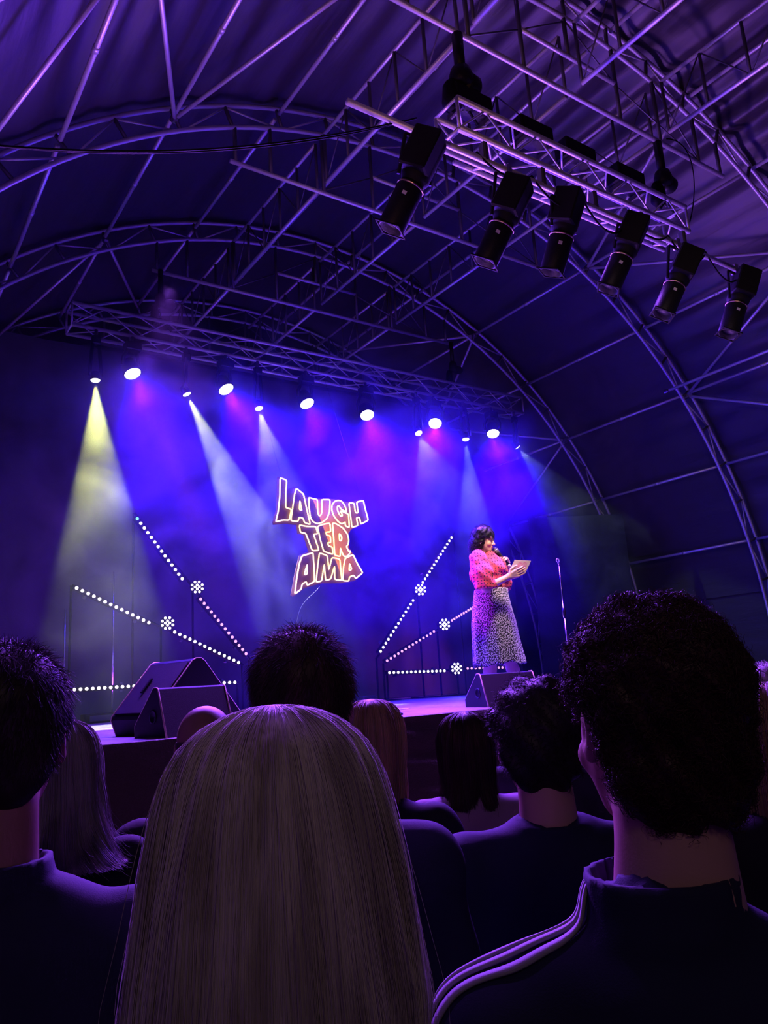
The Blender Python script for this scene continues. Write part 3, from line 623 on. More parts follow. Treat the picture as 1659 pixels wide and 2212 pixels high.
# ------------------------------------------------------------------ people: smooth signed-distance bodies turned into meshes
def sm(a, b, k):
    h = np.clip(0.5+0.5*(b-a)/k, 0, 1); return b*(1-h)+a*h-k*h*(1-h)
def smx(a, b, k): return -sm(-a, -b, k)
def cone(p, a, b, r1, r2):
    a = np.array(a, np.float32); b = np.array(b, np.float32); ba = b-a; h = np.clip(((p-a)@ba)/(ba@ba+1e-9), 0, 1)
    return np.linalg.norm(p-a-h[..., None]*ba, axis=-1)-(r1+(r2-r1)*h)
def ell(p, c, r, R=None):
    q = p-np.array(c, np.float32)
    if R is not None: q = q@np.array(R, np.float32)
    r = np.array(r, np.float32); k0 = np.linalg.norm(q/r, axis=-1); k1 = np.linalg.norm(q/(r*r), axis=-1)
    return k0*(k0-1)/(k1+1e-6)
def polyc(p, P, R, k=0.02):
    d = None
    for i in range(len(P)-1):
        e = cone(p, P[i], P[i+1], R[i], R[i+1]); d = e if d is None else sm(d, e, k)
    return d
def nets(f, lo, hi, h):
    lo = np.array(lo, float); n = np.maximum(3, np.ceil((np.array(hi)-lo)/h).astype(int)+1)
    g = np.stack(np.meshgrid(*[lo[i]+h*np.arange(n[i]) for i in range(3)], indexing='ij'), -1).astype(np.float32)
    D = f(g); D = np.where(D == 0, 1e-6, D); S = D < 0
    c = [S[i:n[0]-1+i, j:n[1]-1+j, k:n[2]-1+k] for i in (0, 1) for j in (0, 1) for k in (0, 1)]
    act = np.logical_or.reduce(c) & ~np.logical_and.reduce(c); I = np.argwhere(act); idx = -np.ones(act.shape, int); idx[tuple(I.T)] = np.arange(len(I))
    acc = np.zeros((len(I), 3)); cnt = np.zeros(len(I)); O = np.array([[i, j, k] for i in (0, 1) for j in (0, 1) for k in (0, 1)])
    for a in range(8):
        for b in range(a+1, 8):
            if abs(O[a]-O[b]).sum() != 1: continue
            da = D[tuple((I+O[a]).T)]; db = D[tuple((I+O[b]).T)]; mk = (da < 0) != (db < 0)
            t = np.where(mk, da/(da-db+1e-12), 0); acc += (O[a]+(O[b]-O[a])*t[:, None])*mk[:, None]; cnt += mk
    V = lo+(I+acc/cnt[:, None])*h; F = []
    for ax in range(3):
        o1, o2 = (ax+1) % 3, (ax+2) % 3; sl = [slice(1, -1)]*3; sl[ax] = slice(0, -1)
        s2 = list(sl); s2[ax] = slice(1, None); A = S[tuple(sl)]; B = S[tuple(s2)]; E = np.argwhere(A != B)
        if not len(E): continue
        e = E.copy(); e[:, o1] += 1; e[:, o2] += 1; fl = A[tuple(E.T)]
        def at(d1, d2): q = e.copy(); q[:, o1] -= d1; q[:, o2] -= d2; return idx[tuple(q.T)]
        Q = np.stack([at(1, 1), at(0, 1), at(0, 0), at(1, 0)], 1); Q[~fl] = Q[~fl][:, ::-1]; F.append(Q)
    F = np.concatenate(F); F = F[(F >= 0).all(1)]
    return V, F
def sobj(name, V, F, m, parent, smooth=True): return mesh_obj(name, V, F, m, parent, smooth)
def head_f(p, face=True, ears=True):
    d = ell(p, (0, -0.012, 0.035), (0.076, 0.094, 0.086)); d = sm(d, ell(p, (0, 0.030, -0.035), (0.060, 0.060, 0.080)), 0.03)
    d = sm(d, ell(p, (0, 0.062, -0.092), (0.026, 0.024, 0.022)), 0.03); d = sm(d, cone(p, (0, -0.03, -0.05), (0, -0.045, -0.20), 0.050, 0.055), 0.03)
    if face:
        for s in (-1, 1):
            d = smx(d, -(np.linalg.norm(p-np.array([s*0.031, 0.104, 0.010], np.float32), axis=-1)-0.017), 0.012)
            d = sm(d, ell(p, (s*0.030, 0.079, 0.008), (0.013, 0.012, 0.010)), 0.003)
            d = sm(d, ell(p, (s*0.040, 0.066, -0.035), (0.018, 0.014, 0.016)), 0.02)
        d = sm(d, cone(p, (0, 0.086, 0.006), (0, 0.107, -0.030), 0.006, 0.011), 0.012); d = sm(d, cone(p, (-0.012, 0.094, -0.034), (0.012, 0.094, -0.034), 0.007, 0.007), 0.006)
        d = sm(d, ell(p, (0, 0.088, -0.057), (0.023, 0.009, 0.005)), 0.006); d = sm(d, ell(p, (0, 0.086, -0.068), (0.019, 0.010, 0.006)), 0.005)
        d = sm(d, cone(p, (-0.045, 0.078, 0.030), (0.045, 0.078, 0.030), 0.009, 0.009), 0.012)
    if ears:
        for s in (-1, 1):
            e = ell(p, (s*0.080, -0.008, -0.006), (0.010, 0.020, 0.033)); e = smx(e, -ell(p, (s*0.090, 0.000, -0.002), (0.008, 0.011, 0.018)), 0.004); d = sm(d, e, 0.008)
    return d
def hand_pts(wr, dr, pal, side, curl=0.5, sc_=1.0):
    # wrist, pointing direction, palm normal, thumb side -> list of (P, R) chains; curl bends toward the palm
    wr = np.array(wr, float); d = np.array(dr, float); d /= np.linalg.norm(d); n_ = np.array(pal, float); n_ -= d*(n_@d); n_ /= np.linalg.norm(n_); s = np.cross(d, n_)*side
    ch = []; L_ = [0.078, 0.086, 0.080, 0.062]
    for i in range(4):
        o = (1.5-i)*0.021; k0 = wr+d*0.088*sc_+s*o*sc_; root = wr+d*0.045*sc_+s*o*0.7*sc_; P = [root, k0]; a = curl*0.55
        for q, f in enumerate((0.46, 0.30, 0.24)):
            a_ = curl*(0.7+0.75*q); P.append(P[-1]+(d*math.cos(a_)+n_*math.sin(a_))*L_[i]*f*sc_)
        ch.append((P, [0.012*sc_, 0.0105*sc_, 0.0092*sc_, 0.0084*sc_, 0.0074*sc_]))
    b = wr+d*0.022*sc_+s*0.022*sc_; t1 = b+(s*0.034+d*0.028+n_*0.012)*sc_; t2 = t1+(d*0.034+s*0.006+n_*0.014*(0.4+curl))*sc_; t3 = t2+(d*0.026-s*0.004*curl+n_*0.016*(0.3+curl))*sc_
    ch.append(([b, t1, t2, t3], [0.015*sc_, 0.012*sc_, 0.0105*sc_, 0.0085*sc_]))
    return ch, (wr, wr+d*0.075*sc_, s, n_)
def hand_f(p, H, sc_=1.0):
    ch, (w0, w1, s, n_) = H; d = None
    for o in (-0.022, 0.0, 0.022):
        e = cone(p, w0+s*o*0.55, w1+s*o*1.15, 0.019*sc_, 0.0155*sc_); d = e if d is None else sm(d, e, 0.012)
    for P, R in ch:
        d = sm(d, polyc(p, P, R, 0.004), 0.006)
    return d

def skin_mat(name, col): 
    mt = mat(name, col, 0.5, bump=(300, 0.01), spec=0.35); b = nt(mt)[0]['Principled BSDF']; b.inputs['Subsurface Weight'].default_value = 0.0; return mt
M['skin'] = skin_mat('skin', (0.60, 0.36, 0.27)); M['skin_tan'] = skin_mat('tanned_skin', (0.34, 0.19, 0.13))
def hair_mat(name, col, rough=0.38, col2=None):
    mt = mat(name, col, rough+0.1, bump=(60, 0.02), spec=0.4, sheen=0.4 if col[0] > 0.2 else 0.0); n, l = nt(mt); b = n['Principled BSDF']; b.inputs['Anisotropic'].default_value = 0.5
    if col2 is not None:
        tc = [x for x in n if x.type == 'TEX_COORD'][0]; nz = n.new('ShaderNodeTexNoise'); nz.inputs['Scale'].default_value = 6
        mp = n.new('ShaderNodeMapping'); mp.inputs['Scale'].default_value = (5, 5, 0.5); l.new(tc.outputs['Object'], mp.inputs['Vector']); l.new(mp.outputs[0], nz.inputs['Vector'])
        rp = n.new('ShaderNodeMix'); rp.data_type = 'RGBA'; rp.inputs[6].default_value = (*col, 1); rp.inputs[7].default_value = (*col2, 1)
        mr = n.new('ShaderNodeMapRange'); mr.inputs[1].default_value = 0.38; mr.inputs[2].default_value = 0.62; l.new(nz.outputs['Fac'], mr.inputs[0]); l.new(mr.outputs[0], rp.inputs[0]); l.new(rp.outputs[2], b.inputs['Base Color'])
    return mt
M['h_blonde'] = hair_mat('ash_blonde_hair', (0.80, 0.70, 0.66), 0.45, (0.46, 0.38, 0.35)); M['h_ash'] = hair_mat('light_ash_hair', (0.36, 0.30, 0.30), 0.42, (0.16, 0.12, 0.12)); M['h_honey'] = hair_mat('honey_blonde_hair', (0.50, 0.30, 0.14), 0.42, (0.30, 0.16, 0.07))
M['h_brown'] = hair_mat('brown_hair', (0.07, 0.035, 0.022), 0.42, (0.03, 0.016, 0.01)); M['h_dark'] = hair_mat('dark_hair', (0.022, 0.012, 0.010), 0.42); M['h_black'] = hair_mat('black_hair', (0.010, 0.009, 0.012), 0.3)
M['h_red'] = hair_mat('dark_auburn_hair', (0.055, 0.020, 0.014), 0.42)
def cloth(name, col, bump=(500, 0.03), sheen=0.0, rough=0.85): return mat(name, col, rough, bump=bump, sheen=sheen, spec=0.3)
M['navy'] = cloth('navy_cotton', (0.020, 0.022, 0.055)); M['charcoal'] = cloth('charcoal_wool', (0.03, 0.028, 0.034)); M['blackc'] = cloth('black_cotton', (0.014, 0.013, 0.018)); M['lilac'] = cloth('pale_knit', (0.32, 0.24, 0.28))
M['jeans'] = cloth('dark_denim', (0.02, 0.025, 0.05)); M['shoe'] = mat('dark_leather', (0.02, 0.018, 0.016), 0.5)

# ribbons of hair: many thin triangular strands in one mesh
def strands(name, paths, r, m, parent):          # paths: array (n, k, 3)
    P = np.asarray(paths, float); n, k, _ = P.shape; T = np.gradient(P, axis=1); T /= np.linalg.norm(T, axis=2, keepdims=True)+1e-9
    ref = rng.normal(size=(n, 1, 3)); U = np.cross(T, ref); U /= np.linalg.norm(U, axis=2, keepdims=True)+1e-9; W = np.cross(T, U)
    rr = np.linspace(1, 0.25, k)[None, :, None]*(r if np.isscalar(r) else np.asarray(r)[:, None, None]); V = []
    for a in (0, 2.094, 4.189): V.append(P+rr*(math.cos(a)*U+math.sin(a)*W))
    V = np.stack(V, 2).reshape(-1, 3); b = (np.arange(n)[:, None]*k+np.arange(k-1)[None, :])*3; F = []
    for j in range(3):
        j2 = (j+1) % 3; F.append(np.stack([b+j, b+j2, b+3+j2, b+3+j], -1).reshape(-1, 4))
    F = np.concatenate(F); me = bpy.data.meshes.new(name); me.vertices.add(len(V)); me.vertices.foreach_set('co', V.astype(np.float32).ravel())
    me.loops.add(F.size); me.loops.foreach_set('vertex_index', F.astype(np.int32).ravel()); me.polygons.add(len(F)); me.polygons.foreach_set('loop_start', np.arange(0, F.size, 4, dtype=np.int32))
    me.polygons.foreach_set('use_smooth', [True]*len(F)); me.update(calc_edges=True); me.materials.append(m); o = bpy.data.objects.new(name, me); C.objects.link(o); o.parent = parent; return o
def joinm(parts):
    V = []; F = []; b = 0
    for v, f in parts: V += list(v); F += [tuple(int(i)+b for i in q) for q in f]; b += len(v)
    return V, F

# ---- long straight hair: a mass that falls from the crown
def long_hair(t, m, prof, ax=1.0, ay=1.12, n=4200, r=0.0009, cut=0.62, wave=0.006, fly=60, tip=0.02, shell_in=0.012, cy=-0.012):
    # prof: list of (z, half width) from the crown down; cut: how far round the face stays open (radians from the front)
    z = np.array([p[0] for p in prof]); w_ = np.array([p[1] for p in prof]); sarc = np.concatenate([[0], np.cumsum(np.hypot(np.diff(z), np.diff(w_)))])
    def S(phi, s, off):
        zz = np.interp(s, sarc, z); ww = np.interp(s, sarc, w_)+off; ww = np.maximum(ww, 0.001)
        return np.stack([ww*ax*np.sin(phi), -ww*ay*np.cos(phi)+cy-0.004, zz], -1)       # phi = 0 at the back
    lim = PI-cut; nphi, ns = 90, 46; V = []; F = []
    lump = lambda ph, s: 0.0030*np.sin(ph*5+s*9+1.3)+0.0040*np.sin(ph*9+s*5)+0.0028*np.sin(ph*17-s*4+1)+0.002*np.sin(ph*31+2)
    for i in range(nphi):
        ph = -lim+2*lim*i/(nphi-1)
        for j in range(ns):
            s = sarc[-1]*0.985*j/(ns-1); V.append(S(np.array(ph), np.array(s), -shell_in*0.5+lump(ph, s)*min(1, s*8))) 
    for i in range(nphi-1):
        for j in range(ns-1): a = i*ns+j; F.append((a, a+ns, a+ns+1, a+1))
    base = [(V, F)]
    k = 16; ph0 = rng.uniform(-lim, lim, n); ln = sarc[-1]*(1-rng.uniform(0, tip*3, n)**1.5); u = np.linspace(0.0, 1, k)[None, :]
    s = np.clip(rng.uniform(0, 0.12, n)[:, None]+u*1.0, 0, 1)*ln[:, None]; drift = rng.normal(0, 0.05, n)[:, None]*u+0.02*np.sin(ph0[:, None]*23)
    off = rng.normal(0.000, 0.0022, n)[:, None]+lump(ph0[:, None], s)*np.clip(s*8, 0, 1)+wave*np.sin(s*26+ph0[:, None]*6)*u*0.4
    ph = ph0[:, None]+drift; P = S(ph, s, off)
    f = rng.choice(n, fly, replace=False); P[f] += (np.linspace(0, 1, k)[None, :, None]**1.5)*rng.normal(0, 0.012, (fly, 1, 3))
    P[f, :, 2] += np.linspace(0, 1, k)**2*rng.uniform(-0.01, 0.02, (fly, 1))
    o = strands('hair', P, r, m, t); me = o.data
    sh = mesh_obj('hair_shell', V, F, m, None, True)
    # merge the shell into the hair mesh
    nv = len(me.vertices); co = np.empty(nv*3, np.float32); me.vertices.foreach_get('co', co); return o, sh
def merge(o, sh):
    import bmesh as bmm
    bm_ = bmm.new(); bm_.from_mesh(o.data); bm_.from_mesh(sh.data); bm_.to_mesh(o.data); bm_.free(); o.data.polygons.foreach_set('use_smooth', [True]*len(o.data.polygons))
    bpy.data.objects.remove(sh); return o
def scalp_pts(n, keep):
    out = []
    while len(out) < n:
        v = rng.normal(size=3); v /= np.linalg.norm(v); q = np.array([0, -0.012, 0.03])+v*np.array([0.080, 0.098, 0.092])
        if keep(v, q): out.append((q, v))
    return out
def nape_keep(v, q):                # hair area of a short cut seen from behind
    if v[1] > 0.25: return v[2] > 0.62-0.1*(1-v[1])
    if v[1] > -0.25: return v[2] > -0.05+0.35*(v[1]+0.25)
    return q[2] > -0.085
def hair_cap(thick, noise=0.004, low=-0.09, seed=0, fr=46, side=0.0):
    def f(p):
        d = ell(p, (0, -0.016, 0.036), (0.077+thick, 0.096+thick, 0.088+thick)); d = sm(d, ell(p, (0, -0.052, -0.035), (0.060+thick*0.8, 0.048+thick*0.8, 0.066)), 0.03)
        d = d+noise*(np.sin(p[..., 0]*fr+seed)*np.sin(p[..., 1]*fr*1.1+1+seed)*np.sin(p[..., 2]*fr*0.9+2)+0.6*np.sin(p[..., 0]*fr*2.1+p[..., 2]*fr*1.7+seed))
        d = smx(d, -(p[..., 2]-low), 0.01)                                  # hairline at the nape
        fc = np.maximum(p[..., 1]-0.030-side, p[..., 2]-0.075); d = smx(d, -(-fc), 0.012) if False else smx(d, -np.minimum(-(fc), 1.0)*-1*-1, 0.012) if False else np.maximum(d, -np.maximum(-(p[..., 1]-0.035-side), p[..., 2]-0.078))
        e = np.minimum(np.linalg.norm((p-np.array([0.088, 0.0, -0.010], np.float32))/np.array([1, 0.75, 1.0], np.float32), axis=-1), np.linalg.norm((p-np.array([-0.088, 0.0, -0.010], np.float32))/np.array([1, 0.75, 1.0], np.float32), axis=-1))-0.036
        return smx(d, -e, 0.008)
    return f
def scatter(V, F, n, zmin=-0.55):
    V = np.asarray(V, float); F = np.asarray(F); A, B_, C_, D_ = (V[F[:, i]] for i in range(4)); nn = np.cross(C_-A, D_-B_); ar = np.linalg.norm(nn, axis=1); nn = nn/(ar[:, None]+1e-12); ar = ar*(nn[:, 2] > zmin)
    i = rng.choice(len(F), n, p=ar/ar.sum()); u = rng.random((n, 1)); v = rng.random((n, 1)); P = (A[i]*(1-u)+B_[i]*u)*(1-v)+(D_[i]*(1-u)+C_[i]*u)*v; return P, nn[i]
def cap_to(parts, f, b=0.13): parts.append(nets(f, (-b, -b-0.03, -0.14), (b, b, 0.17), 0.005)); return parts

def person(label, P, yaw, skin='skin', coat='navy', legs='jeans', height=None, lean=0.0, turn=0.0, tilt=0.0, wide=1.0, neck=0.0, collar=0.0, shoulder_drop=0.0, arms='down', coat_name='jacket', group=None, hs=1.0, folds=1.0, sideshift=0.0):
    """P = centre of the head. yaw = compass direction faced (0 = up-stage, + = to stage right of picture)."""
    P = np.array(P); t = thing('person', label, 'person', (P[0], P[1], 0), -yaw); H = P[2]
    ct, st = math.cos(-turn), math.sin(-turn); R = np.array([[ct, -st, 0], [st, ct, 0], [0, 0, 1]]); cl, sl_ = math.cos(tilt), math.sin(tilt); R = R@np.array([[1, 0, 0], [0, cl, -sl_], [0, sl_, cl]])
    he = thing('head_frame', None, None)      # temporary holder only used for its transform
    bpy.data.objects.remove(he)
    nb = np.array([sideshift, -0.035, -0.175])      # neck base relative to the head
    sh = -0.245-shoulder_drop
    def skinf(p):
        d = head_f((p@R.astype(np.float32))/hs)*hs; d = sm(d, cone(p, (0, -0.035, -0.10), nb+[0, 0, -0.06], 0.050+neck, 0.058+neck), 0.03); return d
    V1, F1 = nets(skinf, (-0.115*hs, -0.135*hs, -0.27), (0.115*hs, 0.145*hs, 0.145*hs), 0.0055)
    hip = 0.93*(H-0.0)/1.62; knee = 0.50*H/1.62
    def lowf(p):
        d = cone(p, (-0.09, 0, hip), (-0.10, 0.01, knee), 0.085, 0.055)
        for s in (-1, 1):
            e = polyc(p, [(s*0.09, -0.02, hip), (s*0.10, 0.01, knee), (s*0.11, -0.01, 0.10)], [0.088, 0.056, 0.040], 0.03); e = sm(e, cone(p, (s*0.11, -0.03, 0.045), (s*0.125, 0.13, 0.035), 0.038, 0.032), 0.03); d = e if s < 0 else sm(d, e, 0.02)
        d = sm(d, ell(p, (0, -0.02, hip+0.03), (0.155, 0.11, 0.13)), 0.05); d = sm(d, ell(p, (0, -0.02, (hip+H+sh)/2+0.02), (0.15*wide, 0.10, (H+sh-hip)*0.62)), 0.06)
        return d
    V2, F2 = nets(lowf, (-0.25, -0.17, 0.0), (0.25, 0.21, H-0.15), 0.02)
    hz_ = H+sh-0.555
    hands = []
    for s in (-1, 1):
        W0 = np.array([s*0.205*wide, 0.095, hz_]); Hd = hand_pts(W0, (0, 0.12, -1), (-s, 0.2, 0), s, 0.45)
        lo = W0-np.array([0.08, 0.08, 0.21]); hi = W0+np.array([0.08, 0.13, 0.05])
        hands.append(nets(lambda p: sm(hand_f(p, Hd), cone(p, W0+np.array([0, -0.03, 0.10]), W0, 0.026, 0.024), 0.02), lo, hi, 0.006))
    V1 = np.array(V1)+np.array([0, 0, H]); body = joinm([(V1, F1), (V2, F2)]+hands); sobj('body', body[0], body[1], M[skin], t)
    # coat: torso, shoulders, sleeves
    N = np.array([sideshift, -0.035, H-0.190])
    def coatf(p):
        d = cone(p, (-0.165*wide+sideshift, -0.03, H+sh), (0.165*wide+sideshift, -0.03, H+sh), 0.066, 0.066)
        d = sm(d, cone(p, N+[0, 0.0, 0.005], N+[0, -0.005, -0.07], 0.060+neck, 0.095), 0.04)
        for s in (-1, 1): d = sm(d, cone(p, N+[s*0.02, -0.005, -0.045], (s*0.17*wide+sideshift, -0.03, H+sh-0.005), 0.070, 0.064), 0.035)
        d = sm(d, ell(p, (0, -0.03, H+sh-0.17), (0.205*wide, 0.135, 0.26)), 0.05); d = sm(d, ell(p, (0, -0.02, hip+0.08), (0.185*wide, 0.135, 0.24)), 0.08)
        for s in (-1, 1):
            a = [(s*0.185*wide+sideshift, -0.03, H+sh-0.01), (s*0.218*wide, -0.02, H+sh-0.29), (s*0.205*wide, 0.09, hz_+0.02)]; d = sm(d, polyc(p, a, [0.072, 0.058, 0.042], 0.03), 0.03)
        d = d+folds*(0.0035*np.sin(p[..., 2]*38+p[..., 0]*20)*np.sin(p[..., 0]*26+p[..., 1]*31+p[..., 2]*7)+0.0028*np.sin(p[..., 2]*21-p[..., 0]*47))
        if collar:
            q = p-(N+np.array([0, 0.0, 0.005])); rr = np.sqrt(q[..., 0]**2+(q[..., 1]*0.95)**2); zz = q[..., 2]; c = np.maximum(np.abs(rr-(0.074+neck+0.25*np.maximum(-zz, 0)))-0.007, np.abs(zz-0.005)-collar); d = sm(d, c, 0.008)
        d = np.maximum(d, -(cone(p, N+[0, 0.02, -0.05], N+[0, 0.03, 0.15], 0.050+neck, 0.064+neck)))
        return np.maximum(d, -(p[..., 2]-(hip-0.10)))
    V3, F3 = nets(coatf, (-0.36*wide, -0.22, hip-0.16), (0.36*wide, 0.17, H-0.13), 0.011)
    ck = sobj(coat_name, V3, F3, M[coat], t)
    def trf(p):
        d = None
        for s in (-1, 1):
            e = polyc(p, [(s*0.09, -0.02, hip), (s*0.10, 0.01, knee), (s*0.11, -0.01, 0.09)], [0.100, 0.072, 0.060], 0.03); d = e if d is None else sm(d, e, 0.02)
        d = sm(d, ell(p, (0, -0.02, hip+0.02), (0.17, 0.125, 0.13)), 0.05); return np.maximum(d, -(p[..., 2]-0.06))
    V4, F4 = nets(trf, (-0.26, -0.19, 0.0), (0.26, 0.17, hip+0.17), 0.02); sobj('trousers', V4, F4, M[legs], t)
    for s in (-1, 1):
        V5, F5 = nets(lambda p: np.maximum(sm(ell(p, (s*0.115, 0.0, 0.045), (0.050, 0.085, 0.055)), ell(p, (s*0.125, 0.10, 0.035), (0.050, 0.085, 0.042)), 0.03), -(p[..., 2]-0.0)), (s*0.115-0.08, -0.11, -0.03), (s*0.115+0.08, 0.21, 0.13), 0.012); sobj('shoe', V5, F5, M['shoe'], t)
    Hf = bpy.data.objects.new('tmp', None); Hf.matrix_world = Matrix.Identity(4)
    mh = Matrix.Translation((0, 0, H))@Matrix([[*R[0]], [*R[1]], [*R[2]]]).to_4x4()@Matrix.Scale(hs, 4); bpy.data.objects.remove(Hf)
    return t, mh
def place_hair(o, mh): o.data.transform(mh); return o

# ------------------------------------------------------------------ the audience
def yaw_at(px, extra=0.0): return YAW+math.atan((px-829.5)/FPX)+math.radians(extra)
# blonde woman right in front
PB = atD(598, 1772, 0.86); HB = 1.0
t, mh = person('person with long pale blonde hair nearest the camera, seen from behind', PB, yaw_at(598, 0), coat='blackc', hs=1.0, wide=0.84, tilt=-0.05, shoulder_drop=0.05)
W2 = lambda px: px/ (FPX/0.86)/2
prof = [(0.123, 0.0), (0.1215, 0.02), (0.115, 0.045), (0.101, 0.072), (0.080, 0.094), (0.05, 0.109), (0.01, 0.120), (-0.04, 0.131), (-0.08, 0.137), (-0.12, 0.142), (-0.16, 0.147), (-0.19, 0.148), (-0.215, 0.141), (-0.235, 0.128)]
o, s_ = long_hair(t, M['h_blonde'], prof, ax=1.0, ay=0.82, n=17000, r=0.0006, cut=0.75, fly=420, tip=0.015); place_hair(merge(o, s_), mh)
# curly-haired man on the right
def curls(n, spread, rad, m, t, mh, keep, length=0.03, r=0.0011, turns=1.8, outb=0.0):
    P = []; k = 15
    for q, v in scalp_pts(n, keep):
        q = q+v*(outb+rng.uniform(0, spread)); a = rng.normal(size=3); a = v*0.6+a*0.8+np.array([0, 0, -0.3]); a /= np.linalg.norm(a); u = np.cross(a, [0.3, 0.5, 0.8]); u /= np.linalg.norm(u); w3 = np.cross(a, u)
        tt = np.linspace(0, 1, k)[:, None]; ph = rng.uniform(0, 6.28); rr = rad*rng.uniform(0.6, 1.3)*(1-0.4*tt); ln = length*rng.uniform(0.5, 1.3); tu = turns*rng.uniform(0.6, 1.3)
        P.append(q+a*ln*(tt-0.2)+rr*(np.cos(ph+tt*tu*6.28)*u+np.sin(ph+tt*tu*6.28)*w3))
    return strands('hair', np.array(P), r, m, t)
def with_cap(o, f, mh, m):
    V, F = nets(f, (-0.16, -0.17, -0.15), (0.16, 0.16, 0.20), 0.006); sh = mesh_obj('hair_cap', V, F, m, None, True); merge(o, sh); return place_hair(o, mh)
PC = atD(1398, 1566, 0.93)
t, mh = person('person with a big mop of dark curly hair, white stripes along the navy sleeve', PC, yaw_at(1412, -12), skin='skin', coat='navy', coat_name='track_top', wide=1.08, shoulder_drop=0.075, sideshift=-0.015, collar=0.028, hs=1.0, neck=0.002, turn=-0.38)
TC = t; HC = PC[2]
def kc(v, q):
    if v[1] > 0.3: return v[2] > 0.45
    if v[1] > -0.3: return v[2] > 0.12
    return q[2] > -0.10
def capc(p):
    d = ell(p, (0, -0.026, 0.046), (0.098, 0.112, 0.104)); d = sm(d, ell(p, (0, -0.055, -0.045), (0.078, 0.062, 0.075)), 0.05)
    f = 70; d = d+0.006*(np.sin(p[..., 0]*f+1)*np.sin(p[..., 1]*f*1.1+1)*np.sin(p[..., 2]*f*0.9+2)+0.7*np.sin(p[..., 0]*f*1.9+p[..., 2]*f*1.6)*np.sin(p[..., 1]*f*1.7))
    d = np.maximum(d, -np.maximum(-(p[..., 1]-0.050), p[..., 2]-0.070)); e = np.minimum(np.linalg.norm((p-np.array([0.098, 0.010, -0.018], np.float32)), axis=-1), np.linalg.norm((p-np.array([-0.098, 0.010, -0.018], np.float32)), axis=-1))-0.050
    return smx(d, -e, 0.01)
def curly(t, mh, f, m, mc, n, rr0, ln0, r, tu=(1.2, 2.6), out=0.35, droop=0.3):
    V, F = nets(f, (-0.16, -0.17, -0.15), (0.16, 0.16, 0.20), 0.005); Q, N_ = scatter(V, F, n); P_ = []; k = 17; tt = np.linspace(0, 1, k)[:, None]
    for q, v in zip(Q, N_):
        a = rng.normal(size=3)*0.8+v*out+np.array([0, 0, -droop]); a /= np.linalg.norm(a); u = np.cross(a, [0.3, 0.5, 0.8]); u /= np.linalg.norm(u); w3 = np.cross(a, u)
        rr = rr0*rng.uniform(0.5, 1.3)*(1-0.2*tt); ln = ln0*rng.uniform(0.3, 1.4); tn = rng.uniform(*tu); ph = rng.uniform(0, 6.28)
        P_.append(q-v*0.002+a*ln*(tt-0.25)+rr*(np.cos(ph+tt*tn*6.28)*u+np.sin(ph+tt*tn*6.28)*w3))
    o = strands('hair', np.array(P_), r, m, t); sh = mesh_obj('hair_cap', V, F, mc, None, True); merge(o, sh); return place_hair(o, mh)
curly(t, mh, capc, M['h_red'], M['h_dark'], 9500, 0.0062, 0.017, 0.00062)
# white stripes laid along the left shoulder seam and sleeve
st_m = cloth('white_stripe_tape', (0.36, 0.34, 0.36))
def surf_drop(co_obj, pts, dirs, off=0.004):
    from mathutils.bvhtree import BVHTree
    bv = BVHTree.FromPolygons([v.co for v in co_obj.data.vertices], [p.vertices for p in co_obj.data.polygons]); out = []
    for p, d in zip(pts, dirs):
        h = bv.ray_cast(Vector(p), Vector(d)); out.append((np.array(h[0])+np.array(h[1])*off*(1 if h[1].dot(Vector(d)) < 0 else -1), np.array(h[1])) if h[0] else None)
    return out
coat_o = [c for c in t.children if c.name.startswith('track_top')][0]
wd_ = 1.08; shz = HC-0.245-0.075
axp = np.array([(-0.060, -0.035, HC-0.235), (-0.12, -0.03, shz+0.025), (-0.185*wd_, -0.03, shz-0.01), (-0.202*wd_, -0.03, shz-0.14), (-0.218*wd_, -0.02, shz-0.29)]); dr_ = np.array([(-0.25, 0, 1), (-0.3, 0, 1), (-0.8, 0, 0.8), (-1, 0, 0.15), (-1, 0, 0.1)], float)
for si, off_ in enumerate((-0.0235, -0.004, 0.0155)):
    ns_ = 60; s = np.linspace(0, 4, ns_); ax_ = np.stack([np.interp(s, range(5), axp[:, i]) for i in range(3)], 1); dd_ = np.stack([np.interp(s, range(5), dr_[:, i]) for i in range(3)], 1); dd_ /= np.linalg.norm(dd_, axis=1)[:, None]
    rows = []
    for w_ in (-0.0052, 0.0052):
        row = []
        for i in range(ns_):
            tp = min(1, 0.25+s[i]*0.9); q = ax_[i]+np.array([0, -0.006+(off_+w_)*tp, 0]); r_ = surf_drop(coat_o, [q+dd_[i]*0.16], [-dd_[i]], 0.0035)[0]; row.append(r_[0] if r_ is not None else q+dd_[i]*0.07)
        row = np.array(row)
        for _ in range(3): row[1:-1] = (row[:-2]+2*row[1:-1]+row[2:])/4
        rows.append(row)
    V = []; F = []
    for i in range(ns_): V += [rows[0][i], rows[1][i]]
    for i in range(ns_-1): F.append((2*i, 2*i+1, 2*i+3, 2*i+2))
    so = mesh_obj('sleeve_stripe', V, F, st_m, t, True); so['label'] = 'white sleeve stripe'
    md = so.modifiers.new('thickness', 'SOLIDIFY'); md.thickness = 0.003; md.offset = 0
